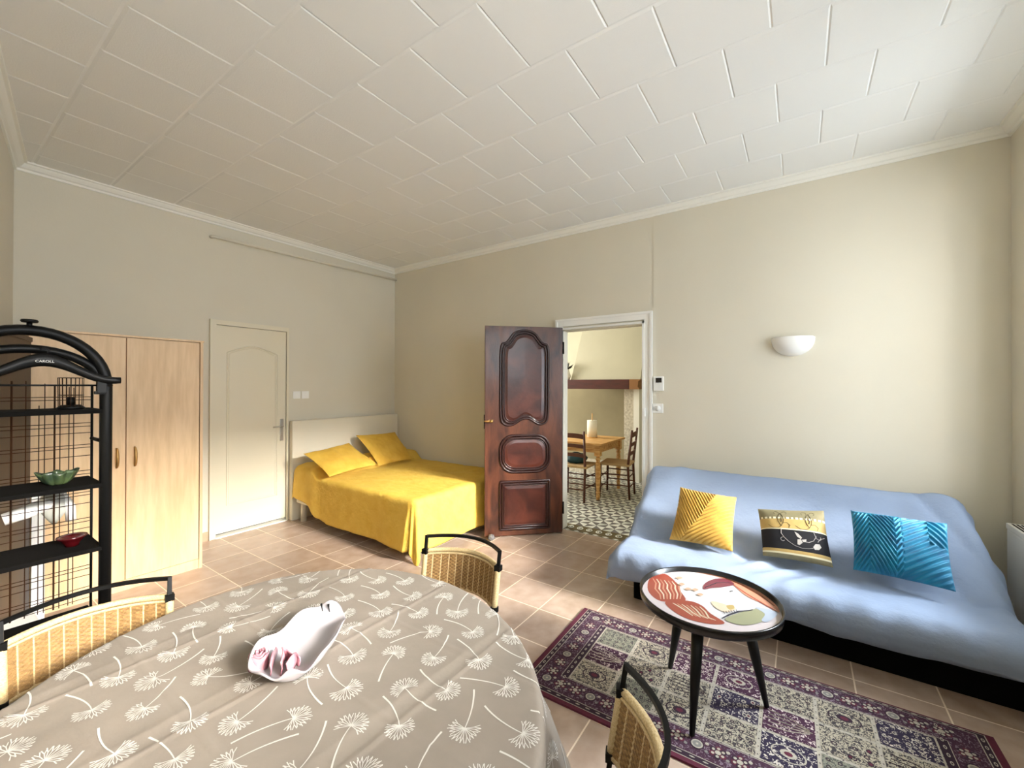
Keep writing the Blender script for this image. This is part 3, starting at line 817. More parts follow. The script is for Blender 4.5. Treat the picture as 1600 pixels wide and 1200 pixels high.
# field of small panels : 3 across, 9 along
nx_, ny_ = 3, 7
cw, ch_ = (bx1 - bx0) / nx_, (by1 - by0) / ny_
seq = [5, 7, 6, 5, 8, 5, 7, 6, 5, 7, 5, 8, 6, 5, 7, 5, 6, 8, 5, 7, 5, 6, 5, 8]
for i in range(nx_):
    for j in range(ny_):
        x0 = bx0 + i * cw + .008; x1 = bx0 + (i + 1) * cw - .008; y0 = by0 + j * ch_ + .008; y1 = by0 + (j + 1) * ch_ - .008
        mi = seq[(i * 3 + j * 7 + (j // 3)) % len(seq)]
        rect(x0, x1, y0, y1, mi, .0117)
        cx, cy = (x0 + x1) / 2, (y0 + y1) / 2
        dark = mi in (7, 8); a_, c_ = (3, mi) if dark else (2, 3)
        st = (i + 2 * j) % 4
        if st == 0:
            disc(cx, cy, .045, a_, .0119, 18, .062); disc(cx, cy, .040, c_ if dark else mi, .0120, 18, .056); disc(cx, cy, .022, a_, .0121, 12, .03); disc(cx, cy, .012, 0, .0122, 8, .016)
        elif st == 1:
            for q in range(-2, 3):
                b.tube([(cx + q * .006, y0 + .02, .0118), (cx + q * .022, cy, .0118), (cx + q * .026, y1 - .02, .0118)], .0022, 4, a_)
            b.tube([(cx, y0 + .01, .0118), (cx, y1 - .01, .0118)], .0025, 4, a_)
        elif st == 2:
            for q in range(4):
                for w_ in range(5): disc(x0 + (x1 - x0) * (q + .5) / 4, y0 + (y1 - y0) * (w_ + .5) / 5, .010, a_, .0119, 6, .009); disc(x0 + (x1 - x0) * (q + .5) / 4, y0 + (y1 - y0) * (w_ + .5) / 5, .005, mi, .0120, 6, .005)
        else:
            for q in range(7):
                rr_ = random.random
                px_, py_ = x0 + .02 + rr_() * (x1 - x0 - .04), y0 + .02 + rr_() * (y1 - y0 - .04)
                disc(px_, py_, .013, a_, .0119, 6, .011); disc(px_, py_, .007, 0 if q % 2 else mi, .0120, 6, .006)
for i in range(nx_ + 1):
    for j in range(ny_ * 4):
        disc(bx0 + i * cw, by0 + (j + .5) * ch_ / 4, .0028, 2, .0119, 6)
for j in range(ny_ + 1):
    for i in range(nx_ * 4):
        disc(bx0 + (i + .5) * cw / 4, by0 + j * ch_, .0028, 2, .0119, 6)
o = b.build('oriental_rug', [M[k] for k in rugm], fix=False); o.matrix_world = rugM
tag(o, 'long plum and cream oriental rug of small patterned panels on the tiled floor', 'rug')

# ------------------------------------------------------------------ round side table
tc = Vector((2.165, .36, .0135)); TZ = .497
r_ = thing('side_table', 'round black three-legged side table with a painted face on its top', 'table', tc)
b = MB(); R_ = .305
b.lathe([(0, .455), (R_ - .01, .455), (R_, .462), (R_ + .004, TZ), (R_ + .001, TZ + .003), (R_ - .006, TZ + .001), (R_ - .008, .474), (0, .474)], n=64); b.build('tray', M['tray_black'], r_)
legs = [Vector((2.295, .564, 0)), Vector((1.904, .378, 0)), Vector((2.27, .127, 0))]
for l in legs:
    q = l - Vector((tc.x, tc.y, 0)); q.z = 0
    p = q * .62; p.z = .457
    q.z = 0.004
    MB().tube([tuple(p), tuple(p.lerp(q, .5)), tuple(q)], [.027, .022, .011], 12).build('leg', M['black'], r_)
# painted picture : flat shapes in the tray, drawn in the plane of the tray
pc = {'skin': srgb(236, 222, 222), 'pale': srgb(246, 242, 242), 'hair': srgb(176, 84, 66), 'hair2': srgb(222, 158, 128), 'cream': srgb(246, 226, 196), 'leaf': srgb(128, 62, 74), 'ink': srgb(40, 44, 66), 'green': srgb(176, 176, 140), 'gold': srgb(214, 186, 120), 'peach': srgb(226, 186, 156), 'bluegrey': srgb(196, 206, 222), 'brown': srgb(140, 80, 50)}
pk = list(pc); pm = [mat('picture_' + k, tuple(c * .60 for c in pc[k][:3]) + (1,), .25) for k in pk]
b = MB(); PZ = .4745
rp = R_ - .008
n = 64; b.add([(rp * math.cos(2 * PI * k / n), rp * math.sin(2 * PI * k / n), PZ) for k in range(n)], [tuple(range(n))], pk.index('skin'))
zz_ = [PZ]
Rot = None
def tl(px, py):
    # zoomed photo crop (4x, origin 1000,860) to the plane of the tray
    p = on_z(1000 + px / 4, 860 + py / 4, tc.z + PZ) - Vector((tc.x, tc.y, 0))
    r = math.hypot(p.x, p.y)
    if r > rp - .001: p = p * ((rp - .001) / r)
    return p
def catmull(P_, n=4):
    out = []; N_ = len(P_)
    for i in range(N_):
        a, b_, c_, d_ = P_[i - 1], P_[i], P_[(i + 1) % N_], P_[(i + 2) % N_]
        for k in range(n):
            t = k / n
            out.append(.5 * ((2 * b_) + (c_ - a) * t + (2 * a - 5 * b_ + 4 * c_ - d_) * t * t + (3 * b_ - a - 3 * c_ + d_) * t ** 3))
    for p in out:
        if p.length > rp - .0005: p *= (rp - .0005) / p.length
    return out
def shp(pts, c_, smooth_=1):
    zz_[0] += .00012
    P2 = [tl(*p) for p in pts]; P2 = [Vector((p.x, p.y)) for p in P2]
    P2 = catmull(P2)
    b.add([(p.x, p.y, zz_[0]) for p in P2], [tuple(range(len(P2)))], pk.index(c_))
def stroke(pts, wd_, c_):
    zz_[0] += .00012
    P2 = [tl(*p) for p in pts]; vs = []
    for i, p in enumerate(P2):
        t = (P2[min(i + 1, len(P2) - 1)] - P2[max(i - 1, 0)]); t.z = 0; t.normalize(); k = wd_ * (.35 + .65 * math.sin(PI * (i + .4) / (len(P2) - .2)))
        vs += [(p.x - t.y * k, p.y + t.x * k, zz_[0]), (p.x + t.y * k, p.y - t.x * k, zz_[0])]
    b.add(vs, [(2 * i, 2 * i + 1, 2 * i + 3, 2 * i + 2) for i in range(len(P2) - 1)], pk.index(c_))
shp([(240, 130), (420, 130), (600, 230), (700, 330), (720, 370), (600, 400), (480, 430), (300, 310), (230, 200)], 'pale')
shp([(50, 175), (110, 150), (165, 150), (225, 200), (250, 250), (285, 312), (200, 322), (110, 310), (50, 250)], 'hair')
for k in range(7): stroke([(80 + 24 * k, 175 + 4 * k), (100 + 24 * k, 205 + 3 * k), (95 + 25 * k, 240), (125 + 22 * k, 275), (130 + 20 * k, 305)], .004, 'cream' if k % 2 else 'hair2')
shp([(160, 320), (300, 316), (385, 345), (440, 395), (530, 455), (440, 462), (300, 430), (200, 375)], 'hair')
for k in range(7): stroke([(205 + 28 * k, 330 + 4 * k), (240 + 28 * k, 350 + 6 * k), (280 + 25 * k, 375 + 8 * k), (330 + 24 * k, 410 + 5 * k)], .004, 'hair2' if k % 2 else 'cream')
shp([(340, 130), (480, 145), (640, 190), (760, 260), (850, 340), (870, 390), (800, 350), (700, 305), (640, 270), (560, 200), (480, 165)], 'hair2')
stroke([(400, 140), (520, 165), (640, 220), (760, 290), (840, 350)], .006, 'brown'); stroke([(560, 200), (660, 270), (760, 330), (850, 380)], .005, 'hair')
shp([(395, 245), (410, 205), (470, 180), (540, 182), (590, 215), (520, 232), (450, 238)], 'leaf'); stroke([(405, 235), (480, 205), (560, 205)], .003, 'ink')
shp([(530, 435), (600, 400), (720, 370), (790, 400), (760, 450), (640, 470)], 'green'); shp([(720, 360), (800, 370), (860, 400), (800, 450), (760, 440), (780, 400)], 'bluegrey')
shp([(450, 320), (560, 350), (600, 370), (540, 390), (470, 360)], 'cream'); shp([(540, 350), (580, 345), (590, 365), (560, 375)], 'gold')
stroke([(510, 430), (560, 405), (620, 385), (680, 380), (705, 375)], .005, 'ink')
for k in range(6): stroke([(520 + 16 * k, 385 - 2 * k), (530 + 16 * k, 400 - 2 * k)], .0018, 'ink')
stroke([(560, 262), (580, 258)], .004, 'ink'); stroke([(525, 255), (560, 235), (600, 245)], .0015, 'peach')
for q in ((245, 175), (260, 215), (300, 245), (345, 250), (375, 280)): shp([(q[0] - 20, q[1]), (q[0], q[1] - 8), (q[0] + 22, q[1] + 2), (q[0], q[1] + 10)], 'peach')
o = b.build('picture_top', pm, r_, fix=False); o['label'] = 'painted woman\'s face with auburn hair and a plum leaf'

# ------------------------------------------------------------------ dining table and cloth
TCX, TCY, TA, TB, TTH = .541, 1.053, .680, .605, math.radians(58.5)
TTOP = .742
r_ = thing('dining_table', 'large oval dining table hidden under the dandelion tablecloth', 'table', (TCX, TCY, 0))
def ell(a):
    c, s = math.cos(a), math.sin(a); e = 1.0
    x = TA * math.copysign(abs(c) ** e, c); y = TB * math.copysign(abs(s) ** e, s)
    return Vector((x * math.cos(TTH) - y * math.sin(TTH), x * math.sin(TTH) + y * math.cos(TTH)))
b = MB(); n = 72
ring_ = [ell(2 * PI * k / n) for k in range(n)]
vs = [(p.x, p.y, TTOP - .028) for p in ring_] + [(p.x, p.y, TTOP) for p in ring_]
b.add(vs, [tuple(range(n))[::-1], tuple(range(n, 2 * n))] + [(k, (k + 1) % n, n + (k + 1) % n, n + k) for k in range(n)])
b.build('tabletop', M['pine'], r_)
MB().lathe([(.05, .04), (.09, .10), (.05, .25), (.045, .55), (.10, TTOP - .03)], n=20).build('pedestal', M['pine'], r_)
for k in range(4):
    a = TTH + PI / 4 + k * PI / 2
    MB().tube([(.03 * math.cos(a), .03 * math.sin(a), .12), (.25 * math.cos(a), .25 * math.sin(a), .06), (.34 * math.cos(a), .34 * math.sin(a), .02)], [.035, .03, .02], 8).build('leg', M['pine'], r_)
CZ = .750
CT, ST = math.cos(TTH), math.sin(TTH)
def crease(x, y):
    z = 0
    for yc in (1.46, 1.10, .737, .375):
        z += .0026 * math.exp(-((y - yc - .006 * math.sin(x * 5)) / .006) ** 2)
        z += .0014 * math.exp(-((y - yc - .045 - .02 * math.sin(x * 4)) / .012) ** 2)
    for xc in (.89, .62, .365, .13):
        z += .0026 * math.exp(-((x - xc) / .006) ** 2)
    z += .0018 * noise.noise(Vector((x * 5, y * 9, 0))) + .001 * noise.noise(Vector((x * 14, y * 18, 4)))
    return z
def cloth_pt(x, y, lift=0.0):
    """flat cloth coordinates (table plan) -> draped position"""
    dx, dy = x - TCX, y - TCY
    u, v = dx * CT + dy * ST, -dx * ST + dy * CT
    ex = 2.0
    k = (abs(u / TA) ** ex + abs(v / TB) ** ex) ** (1 / ex)
    if k <= 1: 
        return Vector((x, y, CZ + crease(x, y) + lift))
    e = Vector((u / k, v / k))
    d = math.hypot(u - e.x, v - e.y)
    g = Vector((math.copysign(abs(e.x / TA) ** (ex - 1), e.x) / TA, math.copysign(abs(e.y / TB) ** (ex - 1), e.y) / TB)); g.normalize()
    ang = math.atan2(e.y / TB, e.x / TA)
    R = .018; arc = R * PI / 2
    if d < arc: out = R * math.sin(d / R); dr = R * (1 - math.cos(d / R)); nf = 1
    else: out = R; dr = R + d - arc; nf = 1
    h = max(0, d - .02)
    out += h * (.16 + .20 * math.sin(ang * 13 + .8) * min(1, h / .1))
    px, py = e.x + g.x * (out + lift), e.y + g.y * (out + lift)
    return Vector((TCX + px * CT - py * ST, TCY + px * ST + py * CT, CZ + crease(x, y) * max(0, 1 - d * 8) - dr * .98 + lift * max(0, 1 - d / .02)))
X0_, X1_, Y0_, Y1_ = TCX - .68, TCX + .84, TCY - .92, TCY + .84
b = MB(); b.grid(lambda u, v: cloth_pt(X0_ + u * (X1_ - X0_), Y0_ + v * (Y1_ - Y0_)), 230, 280)
def strip(pts, w0, w1):
    vs = []; n = len(pts)
    for i, p in enumerate(pts):
        t = (pts[min(i + 1, n - 1)] - pts[max(i - 1, 0)]).normalized(); w_ = (w0 + (w1 - w0) * i / (n - 1)) / 2
        for s_ in (-1, 1):
            q = Vector((p.x - t.y * w_ * s_, p.y + t.x * w_ * s_)); vs.append(cloth_pt(q.x, q.y, .0012))
    b.add(vs, [(2 * i, 2 * i + 1, 2 * i + 3, 2 * i + 2) for i in range(n - 1)], 1)
def dandelion(cx, cy, a, sc=1.0, bend=.2):
    c0 = Vector((cx, cy)); dr = Vector((math.cos(a), math.sin(a))); pr = Vector((-dr.y, dr.x))
    L = .118 * sc
    pts = [c0 + dr * L * i / 8 + pr * bend * L * (i / 8) ** 2 for i in range(9)]
    strip(pts, .0020, .0044)
    for k in range(15):
        th = a + PI + math.radians(-112 + 224 * k / 14) + random.uniform(-.05, .05)
        l = .040 * sc * random.uniform(.88, 1.06) * (1 - .12 * abs(k - 7) / 7)
        d1 = Vector((math.cos(th), math.sin(th)))
        e_ = c0 + d1 * l * .62
        strip([c0, c0 + d1 * l * .3, e_], .0013, .0018)
        for dth in (-.34, .26):
            d2 = Vector((math.cos(th + dth), math.sin(th + dth))); strip([e_, e_ + d2 * l * .42], .0015, .0021)
random.seed(11)
st_ = .132; heads = []; iy = 0; yy = Y0_ + .05
while yy < Y1_ - .03:
    xx = X0_ + .05 + (iy % 2) * st_ * .5
    while xx < X1_ - .03:
        heads.append(Vector((xx + random.uniform(-.018, .018), yy + random.uniform(-.016, .016)))); xx += st_
    yy += st_ * .80; iy += 1
used = []
for k_, c_ in enumerate(heads):
    best = None
    near = [h for h in heads if h is not c_ and (h - c_).length < .25]; nu = [q for q in used if (q - c_).length < .25]
    for t_ in range(14):
        a = random.uniform(0, 2 * PI); sc = random.uniform(.86, 1.04); bd = random.choice((-.25, .2, .3))
        d = Vector((math.cos(a), math.sin(a))); pr = Vector((-d.y, d.x))
        pts = [c_ + d * .112 * sc * q + pr * bd * .112 * sc * q * q for q in (.4, .7, 1.0)]
        hc = c_ - d * .02
        m1 = min([(p - h).length for p in pts for h in near] + [9]); m2 = min([(p - q).length for p in pts + [hc] for q in nu] + [9])
        v = min(m1, m2 * 1.3)
        if best is None or v > best[0]: best = (v, a, sc, bd, pts)
    used += best[4]
    dandelion(c_.x, c_.y, best[1], best[2], best[3])
o = b.build('tablecloth', [M['cloth'], M['print']], fix=False)
tag(o, 'taupe tablecloth printed with white dandelions, draped over the oval dining table', 'tablecloth')

# ceramic dish
outl = [(385, 1039), (397, 1017), (415, 999), (436, 982), (455, 964), (474, 954), (494, 949), (505, 946), (515, 944), (531, 945), (538, 953), (541, 964), (537, 978), (531, 990), (519, 1003), (510, 1018), (497, 1030), (483, 1040), (470, 1050), (455, 1059), (443, 1062), (430, 1062), (415, 1059), (402, 1054), (391, 1047)]
zr = .802
po = [on_z(x, y, zr) for x, y in outl]; cen = sum(po, Vector((0, 0, 0))) / len(po)
po2 = sm([Vector((p.x, p.y)) for p in po], 2); N_ = len(po2); cc = Vector((cen.x, cen.y))
r_ = thing('ceramic_dish', 'long white and pink ceramic dish with a wavy rim lying on the tablecloth', 'dish', (cen.x, cen.y, CZ + .004))
b = MB()
def ringd(k, z, wob=0, sh=0):
    out = []
    for i, p in enumerate(po2):
        a = 2 * PI * i / N_; q = (p - cc) * k
        ex_ = wob * (.6 * math.sin(a * 7) + .6 * math.sin(a * 4 + 1)); out.append(Vector((q.x, q.y, z + ex_)))
    return out
rings_ = [ringd(.50, .004), ringd(.66, .006), ringd(.82, .022, .002), ringd(.95, .042, .009), ringd(1.0, .051, .013), ringd(.965, .052, .013), ringd(.88, .036, .007), ringd(.74, .020, .001), ringd(.60, .0125), ringd(.3, .0115)]
vs = [p for rg in rings_ for p in rg]; fs = []
for i in range(len(rings_) - 1):
    for k in range(N_): fs.append((i * N_ + k, i * N_ + (k + 1) % N_, (i + 1) * N_ + (k + 1) % N_, (i + 1) * N_ + k))
fs.append(tuple(range(N_))[::-1]); fs.append(tuple((len(rings_) - 1) * N_ + k for k in range(N_)))
b.add(vs, fs, 0, True); b.build('bowl', M['ceramic'], r_)
def ruffle(px, py, r, turns, hgt, name='rose'):
    c0 = on_z(px, py, zr - .015) - Vector((cen.x, cen.y, CZ)); b = MB(); n = 60
    def f(u, v):
        a = u * turns * 2 * PI; rad = r * (.15 + .85 * u) * (1 + .08 * math.sin(a * 3))
        return Vector((c0.x + rad * math.cos(a), c0.y + rad * math.sin(a), .016 + v * (hgt - .008 * u) + .003 * math.sin(a * 4) * v))
    b.grid(f, n, 3); return b
o = ruffle(404, 1033, .025, 3.0, .044).build('rose', M['pinkcer'], r_, fix=False); solidify(o, .0016, 0)
for pts in ([(421, 1052), (424, 1040), (427, 1028), (431, 1018)], [(438, 1048), (442, 1036), (440, 1026), (448, 1024), (456, 1030)], [(446, 1050), (457, 1040), (462, 1030), (467, 1033)]):
    b = MB(); P3 = [on_z(x, y, zr - .02) - Vector((cen.x, cen.y, CZ)) for x, y in pts]
    def f(u, v, P3=P3):
        s_ = u * (len(P3) - 1); i = min(int(s_), len(P3) - 2); p = P3[i].lerp(P3[i + 1], s_ - i)
        return Vector((p.x + .004 * math.sin(v * 3), p.y, .014 + v * (.034 + .008 * math.sin(u * 5))))
    b.grid(f, 16, 4); o = b.build('petal_fold', M['pinkcer'], r_, fix=False); solidify(o, .003, 0)
b = MB()
for px, py in ((502, 948), (513, 949)):
    p = on_z(px, py, zr) - Vector((cen.x, cen.y, CZ)); q = p + Vector((-.004, -.014, -.012)); b.tube([p + Vector((0, 0, .006)), (p + q) / 2 + Vector((0, 0, .002)), q], [.0035, .0015, .001], 6)
o = b.build('ornament', M['black'], r_); o['label'] = 'small dark painted accents at the narrow end'

# ------------------------------------------------------------------ rattan dining chairs
def make_chair():
    r_ = thing('rattan_chair', 'x', 'chair')
    hw = .185; zt = .80
    def lean(x, y, z):
        k = (z - .45) / .35
        return Vector((x * (1 + .05 * k), y - .055 * k, z))
    def curve(t, z, dep=.085, inx=0):
        x = -hw + 2 * hw * t; y = -.215 - dep * (1 - (2 * t - 1) ** 2)
        return lean(x * (1 - inx), y, z)
    # back frame : two posts and the bowed top rail (square tube)
    b = MB(); pts = [curve(i / 20, zt) for i in range(21)]
    b.tube(pts, .0085, 4, flat=(0, 0, 1)); b.build('top_rail', M['black'], r_)
    for s_ in (-1, 1):
        b = MB(); t = 0 if s_ < 0 else 1
        b.tube([(s_ * (hw + .01), -.24, 0), tuple(Vector((s_ * hw, -.215, .45))), tuple(curve(t, zt + .006))], .0085, 4, flat=(0, 1, 0))
        for z in (.735, .572): p = curve(t, z); b.box(p.x - .013, p.x + .013, p.y - .013, p.y + .013, z - .010, z + .012)
        b.build('leg', M['black'], r_)
    for s_ in (-1, 1):
        MB().tube([(s_ * .19, .20, .44), (s_ * .20, .215, 0)], .0085, 4, flat=(0, 1, 0)).build('leg', M['black'], r_)
    # woven back panel
    def wv(u, v, s_=1):
        z = .575 + v * .155
        p = curve(u, z); n_ = .006 + .0022 * abs(math.sin(u * PI * 12)) + .0012 * math.sin(v * PI * 22 + (PI if int(u * 24) % 2 else 0))
        return p + Vector((0, s_ * n_, 0))
    wk = lambda u, v: 1 if (u * 12) % 1 < .12 else (2 if (int(v * 22) + int(u * 36)) % 2 else 0)
    b = MB(); b.grid(lambda u, v: wv(u, v, 1), 108, 44, mfn=wk); b.grid(lambda u, v: wv(u, v, -1), 108, 44, mfn=wk); b.build('woven_back', [M['rattan'], M['rattan_light'], M['rattan_dark']], r_, fix=False)
    b = MB()
    b.tube([curve(i / 20, .738) for i in range(21)], .010, 8); b.tube([curve(i / 20, .725) + Vector((0, .006, 0)) for i in range(21)], .005, 6)
    b.tube([curve(i / 20, .575) for i in range(21)], .009, 8)
    for t in (0, 1): b.tube([curve(t, .575 + .162 * i / 6) for i in range(7)], .0125, 8)
    b.build('woven_rim', M['rattan_light'], r_)
    # seat
    b = MB()
    def st(u, v):
        x = (u - .5) * .40; y = -.20 + v * .42; return Vector((x, y, .452 + .004 * math.sin(u * PI * 20) * math.sin(v * PI * 22) - .010 * math.sin(PI * u) * math.sin(PI * v)))
    b.grid(st, 60, 60); b.grid(lambda u, v: Vector(((u - .5) * .40, -.20 + v * .42, .430)), 2, 2)
    b.build('woven_seat', M['rattan'], r_, fix=False)
    b = MB(); b.tube([(-.20, -.205, .44), (.20, -.205, .44), (.20, .222, .44), (-.20, .222, .44)], .014, 8, closed=True); b.build('seat_frame', M['rattan_light'], r_)
    return r_
proto = make_chair()
def place(root, e_left, e_right):
    """e_left, e_right : plan positions of the top ends of the two back posts, seen from behind the chair facing the seat"""
    a, c = Vector(e_left), Vector(e_right); mid_ = (a + c) / 2; d = (c - a).normalized()
    rz = math.atan2(d.y, d.x)
    off = Matrix.Rotation(rz, 2) @ Vector((0, -.27))
    root.location = (mid_.x - off.x, mid_.y - off.y, 0); root.rotation_euler = (0, 0, rz)
def dup(root):
    r = root.copy(); C.objects.link(r)
    for ch in list(root.children):
        c = ch.copy(); C.objects.link(c); c.parent = r
    return r
ch1 = proto; ch2 = dup(proto); ch3 = dup(proto)
G_ = 'rattan chairs round the dining table'
for c_, l in ((ch1, 'rattan and black metal chair in front of the arched shelving unit'), (ch2, 'rattan and black metal chair with its back towards the yellow bed and dark door'), (ch3, 'rattan and black metal chair beside the rug, cut off by the photo\'s lower edge')):
    c_['label'] = l; c_['group'] = G_
place(ch1, (.545, 1.88), (.165, 1.93))
place(ch2, (1.426, 1.045), (1.38, 1.425))
place(ch3, (.658, .239), (1.027, .359))

# ------------------------------------------------------------------ arched black shelving unit
EY0, EY1 = 2.5, 2.74; ECX, EHW = .278, .222
r_ = thing('arched_shelving_unit', 'tall black metal shelving unit with arched top and wire grid back', 'shelf', (ECX, EY0, 0))
r_.location = (0, 0, 0)
b = MB()
for yy in (EY0,):
    cz = 1.50; ry = .215
    pts = [(ECX + EHW, yy, .12), (ECX + EHW, yy, cz)] + [(ECX + EHW * math.cos(a), yy, cz + ry * math.sin(a)) for a in [PI * i / 24 for i in range(1, 24)]] + [(ECX - EHW, yy, cz), (ECX - EHW, yy, .12)]
    b.tube(pts, .021, 10)
b.build('front_arch', M['black'], r_)
b = MB(); yy = EY0 + .012
b.tube([(ECX + (EHW - .01) * math.cos(a), yy, 1.50 + .142 * math.sin(a)) for a in [PI * i / 28 for i in range(1, 28)]], .018, 10); b.build('inner_arch', M['black'], r_)
for s_ in (-1, 1):
    MB().tube([(ECX + s_ * EHW, EY1, .10), (ECX + s_ * EHW, EY1, 1.50)], .005, 8).build('back_rod', M['black'], r_)
for s_ in (-1, 1):
    MB().tube([(ECX + s_ * EHW, EY0, 0), (ECX + s_ * EHW, EY0, .12)], .021, 10).build('leg', M['black'], r_)
    MB().tube([(ECX + s_ * EHW, EY1, 0), (ECX + s_ * EHW, EY1, .12)], .008, 10).build('leg', M['black'], r_)
    MB().tube([(ECX + s_ * EHW, EY0, 1.25), (ECX + s_ * EHW, EY1, 1.25)], .008, 8).build('side_bar', M['black'], r_)
SHZ = [1.395, 1.075, .803, .47]
for z in SHZ:
    b = MB(); b.box(ECX - EHW + .01, ECX + EHW - .008, EY0 - .015, EY1 + .01, z - .018, z, bev=.003)
    b.build('shelf', M['black_soft'], r_)
b = MB()
b.tube([(ECX, EY0, cz + ry), (ECX, EY0, cz + ry + .035)], .008, 10); b.lathe([(0, .030), (.022, .030), (.025, .036), (.022, .042), (0, .042)], (ECX, EY0, cz + ry), 16); b.build('finial', M['black'], r_)
# wire grid
b = MB(); random.seed(3)
xg = [ -.105, -.085, -.075, -.02, .045, .058, .075, .118, .125, .15, .19]
for k, dx in enumerate([-.19, -.14, -.075, -.058, -.02, .02, .058, .075, .105, .122, .15, .165]):
    b.tube([(ECX + dx, EY1 + .018, .49), (ECX + dx, EY1 + .018, 1.52 - .2 * abs(dx) - (.1 if k % 3 == 0 else 0))], .0017 if k % 4 else .0032, 4)
z = .50; k = 0
while z < 1.50:
    b.tube([(ECX - EHW, EY1 + .021, z), (ECX + EHW, EY1 + .021, z)], .0016, 4); z += (.038, .014, .055, .03, .016, .07)[k % 6]; k += 1
b.build('wire_grid', M['wire'], r_)

# hanger hung inside the arch
HX, HY, HZ = ECX + .035, EY0 - .04, 1.548
r_ = thing('clothes_hanger', 'black clothes hanger with white lettering hooked under the arch of the shelving unit', 'hanger', (HX, HY, HZ))
b = MB(); n = 28
def hgt(u):   # u -1..1
    return .052 * math.cos(u * PI * .62) ** 2 - .035 * abs(u) ** 1.3
pts = []; rad = []
vs = []
for i in range(n + 1):
    u = -1 + 2 * i / n; x = .222 * u; zc_ = hgt(u); th_ = .027 * (1 - .5 * abs(u)) ; bow = .03 * u * u
    for k in range(8):
        a = 2 * PI * k / 8; vs.append(Vector((x, -bow * .6 + .010 * math.cos(a), zc_ + th_ * math.sin(a))))
fs = [(i * 8 + k, i * 8 + (k + 1) % 8, (i + 1) * 8 + (k + 1) % 8, (i + 1) * 8 + k) for i in range(n) for k in range(8)] + [tuple(range(8)), tuple(n * 8 + k for k in range(8))]
b.add(vs, fs, 0, True); b.build('shoulder_bar', M['black'], r_)
b = MB(); b.tube([(0, 0, .05), (0, 0, .075)] + [(.012 * math.sin(a), 0.0, .087 - .012 * math.cos(a)) for a in [PI * i / 8 * 1.4 for i in range(9)]], .0028, 8); b.build('hook', M['black'], r_)
b = MB(); b.tube([(-.21, 0, -.05), (.20, 0, -.05)], .004, 8); b.build('trouser_bar', M['black'], r_)
for s_ in (-1, 1):
    b = MB(); b.box(s_ * .165 - .016, s_ * .165 + .016, -.012, .012, -.085, -.01, bev=.004); b.box(s_ * .165 - .02, s_ * .165 + .02, -.006, .02, -.088, -.075); b.build('clip', M['black'], r_)
fc = bpy.data.curves.new('hanger_text', 'FONT'); fc.body = 'CAROLL'; fc.size = .0135; fc.extrude = .0004; fc.align_x = 'CENTER'
fo = bpy.data.objects.new('tmp_text', fc); C.objects.link(fo)
dg = bpy.context.evaluated_depsgraph_get(); tm = bpy.data.meshes.new_from_object(fo.evaluated_get(dg)); bpy.data.objects.remove(fo)
tm.materials.clear(); tm.materials.append(M['white'])
fo = bpy.data.objects.new('lettering', tm); C.objects.link(fo); fo.parent = r_; fo.location = (.0, -.0115, .040); fo.rotation_euler = (PI / 2, 0, 0)

# wire candle lantern
lp = Vector((.412, 2.62, SHZ[0]))
r_ = thing('wire_lantern', 'wire cage candle lantern on the top shelf of the black unit', 'lantern', lp)
b = MB(); b.lathe([(0, 0), (.043, 0), (.045, .006), (.036, .014), (.03, .018), (0, .018)], n=20)
b.lathe([(0, .018), (.014, .018), (.014, .05), (0, .05)], n=14); b.build('candle_base', M['black'], r_)
b = MB()
for k in range(18):
    a = 2 * PI * k / 18; b.tube([(.038 * math.cos(a), .038 * math.sin(a), .01), (.040 * math.cos(a), .040 * math.sin(a), .135)], .0012, 4)
for z in (.06, .135): b.tube([(.040 * math.cos(2 * PI * k / 20), .040 * math.sin(2 * PI * k / 20), z) for k in range(20)], .0016, 4, closed=True)
b.build('wire_cage', M['wire'], r_)
# green leaf bowl
bpz = Vector((.372, 2.60, SHZ[1]))
b = MB()
def lb(u, v):
    a = u * 2 * PI; r = .010 + .040 * v ** .8 * (1 + .16 * math.sin(a * 3) + .08 * math.sin(a * 7)); r *= (1.15 if abs(math.cos(a)) > .7 else .8)
    return Vector((r * math.cos(a), r * math.sin(a) * .8, .004 + .052 * v ** 2 + .006 * v * math.sin(a * 5)))
b.grid(lb, 48, 8); o = b.build('leaf_bowl', M['greencer'], fix=False); o.location = bpz; solidify(o, .004, 1)
tag(o, 'small green leaf-edged bowl on the second shelf of the black unit', 'bowl')
b = MB(); b.lathe([(0, .0), (.022, 0), (.024, .012), (.040, .032), (.050, .040), (.048, .043), (.036, .038), (.0, .016)], n=32)
o = b.build('glass_bowl', M['redcer']); o.location = (.415, 2.60, SHZ[2]); tag(o, 'dark red glossy footed bowl on the third shelf of the black unit', 'bowl')
# white curved ornament hanging behind the wire grid
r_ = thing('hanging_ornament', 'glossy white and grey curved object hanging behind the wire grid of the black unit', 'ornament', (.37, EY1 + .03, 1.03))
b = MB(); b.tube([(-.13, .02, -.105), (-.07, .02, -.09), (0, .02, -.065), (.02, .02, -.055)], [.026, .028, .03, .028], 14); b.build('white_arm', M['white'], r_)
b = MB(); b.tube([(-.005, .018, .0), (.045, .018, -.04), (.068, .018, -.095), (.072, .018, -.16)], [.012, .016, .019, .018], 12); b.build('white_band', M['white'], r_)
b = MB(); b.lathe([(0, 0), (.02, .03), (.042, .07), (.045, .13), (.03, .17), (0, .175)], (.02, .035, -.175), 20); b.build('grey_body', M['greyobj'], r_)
b = MB(); b.tube([(0, -.008, .03), (0, .01, .02), (-.005, .018, .0)], .002, 6); b.build('hook', M['chrome'], r_)

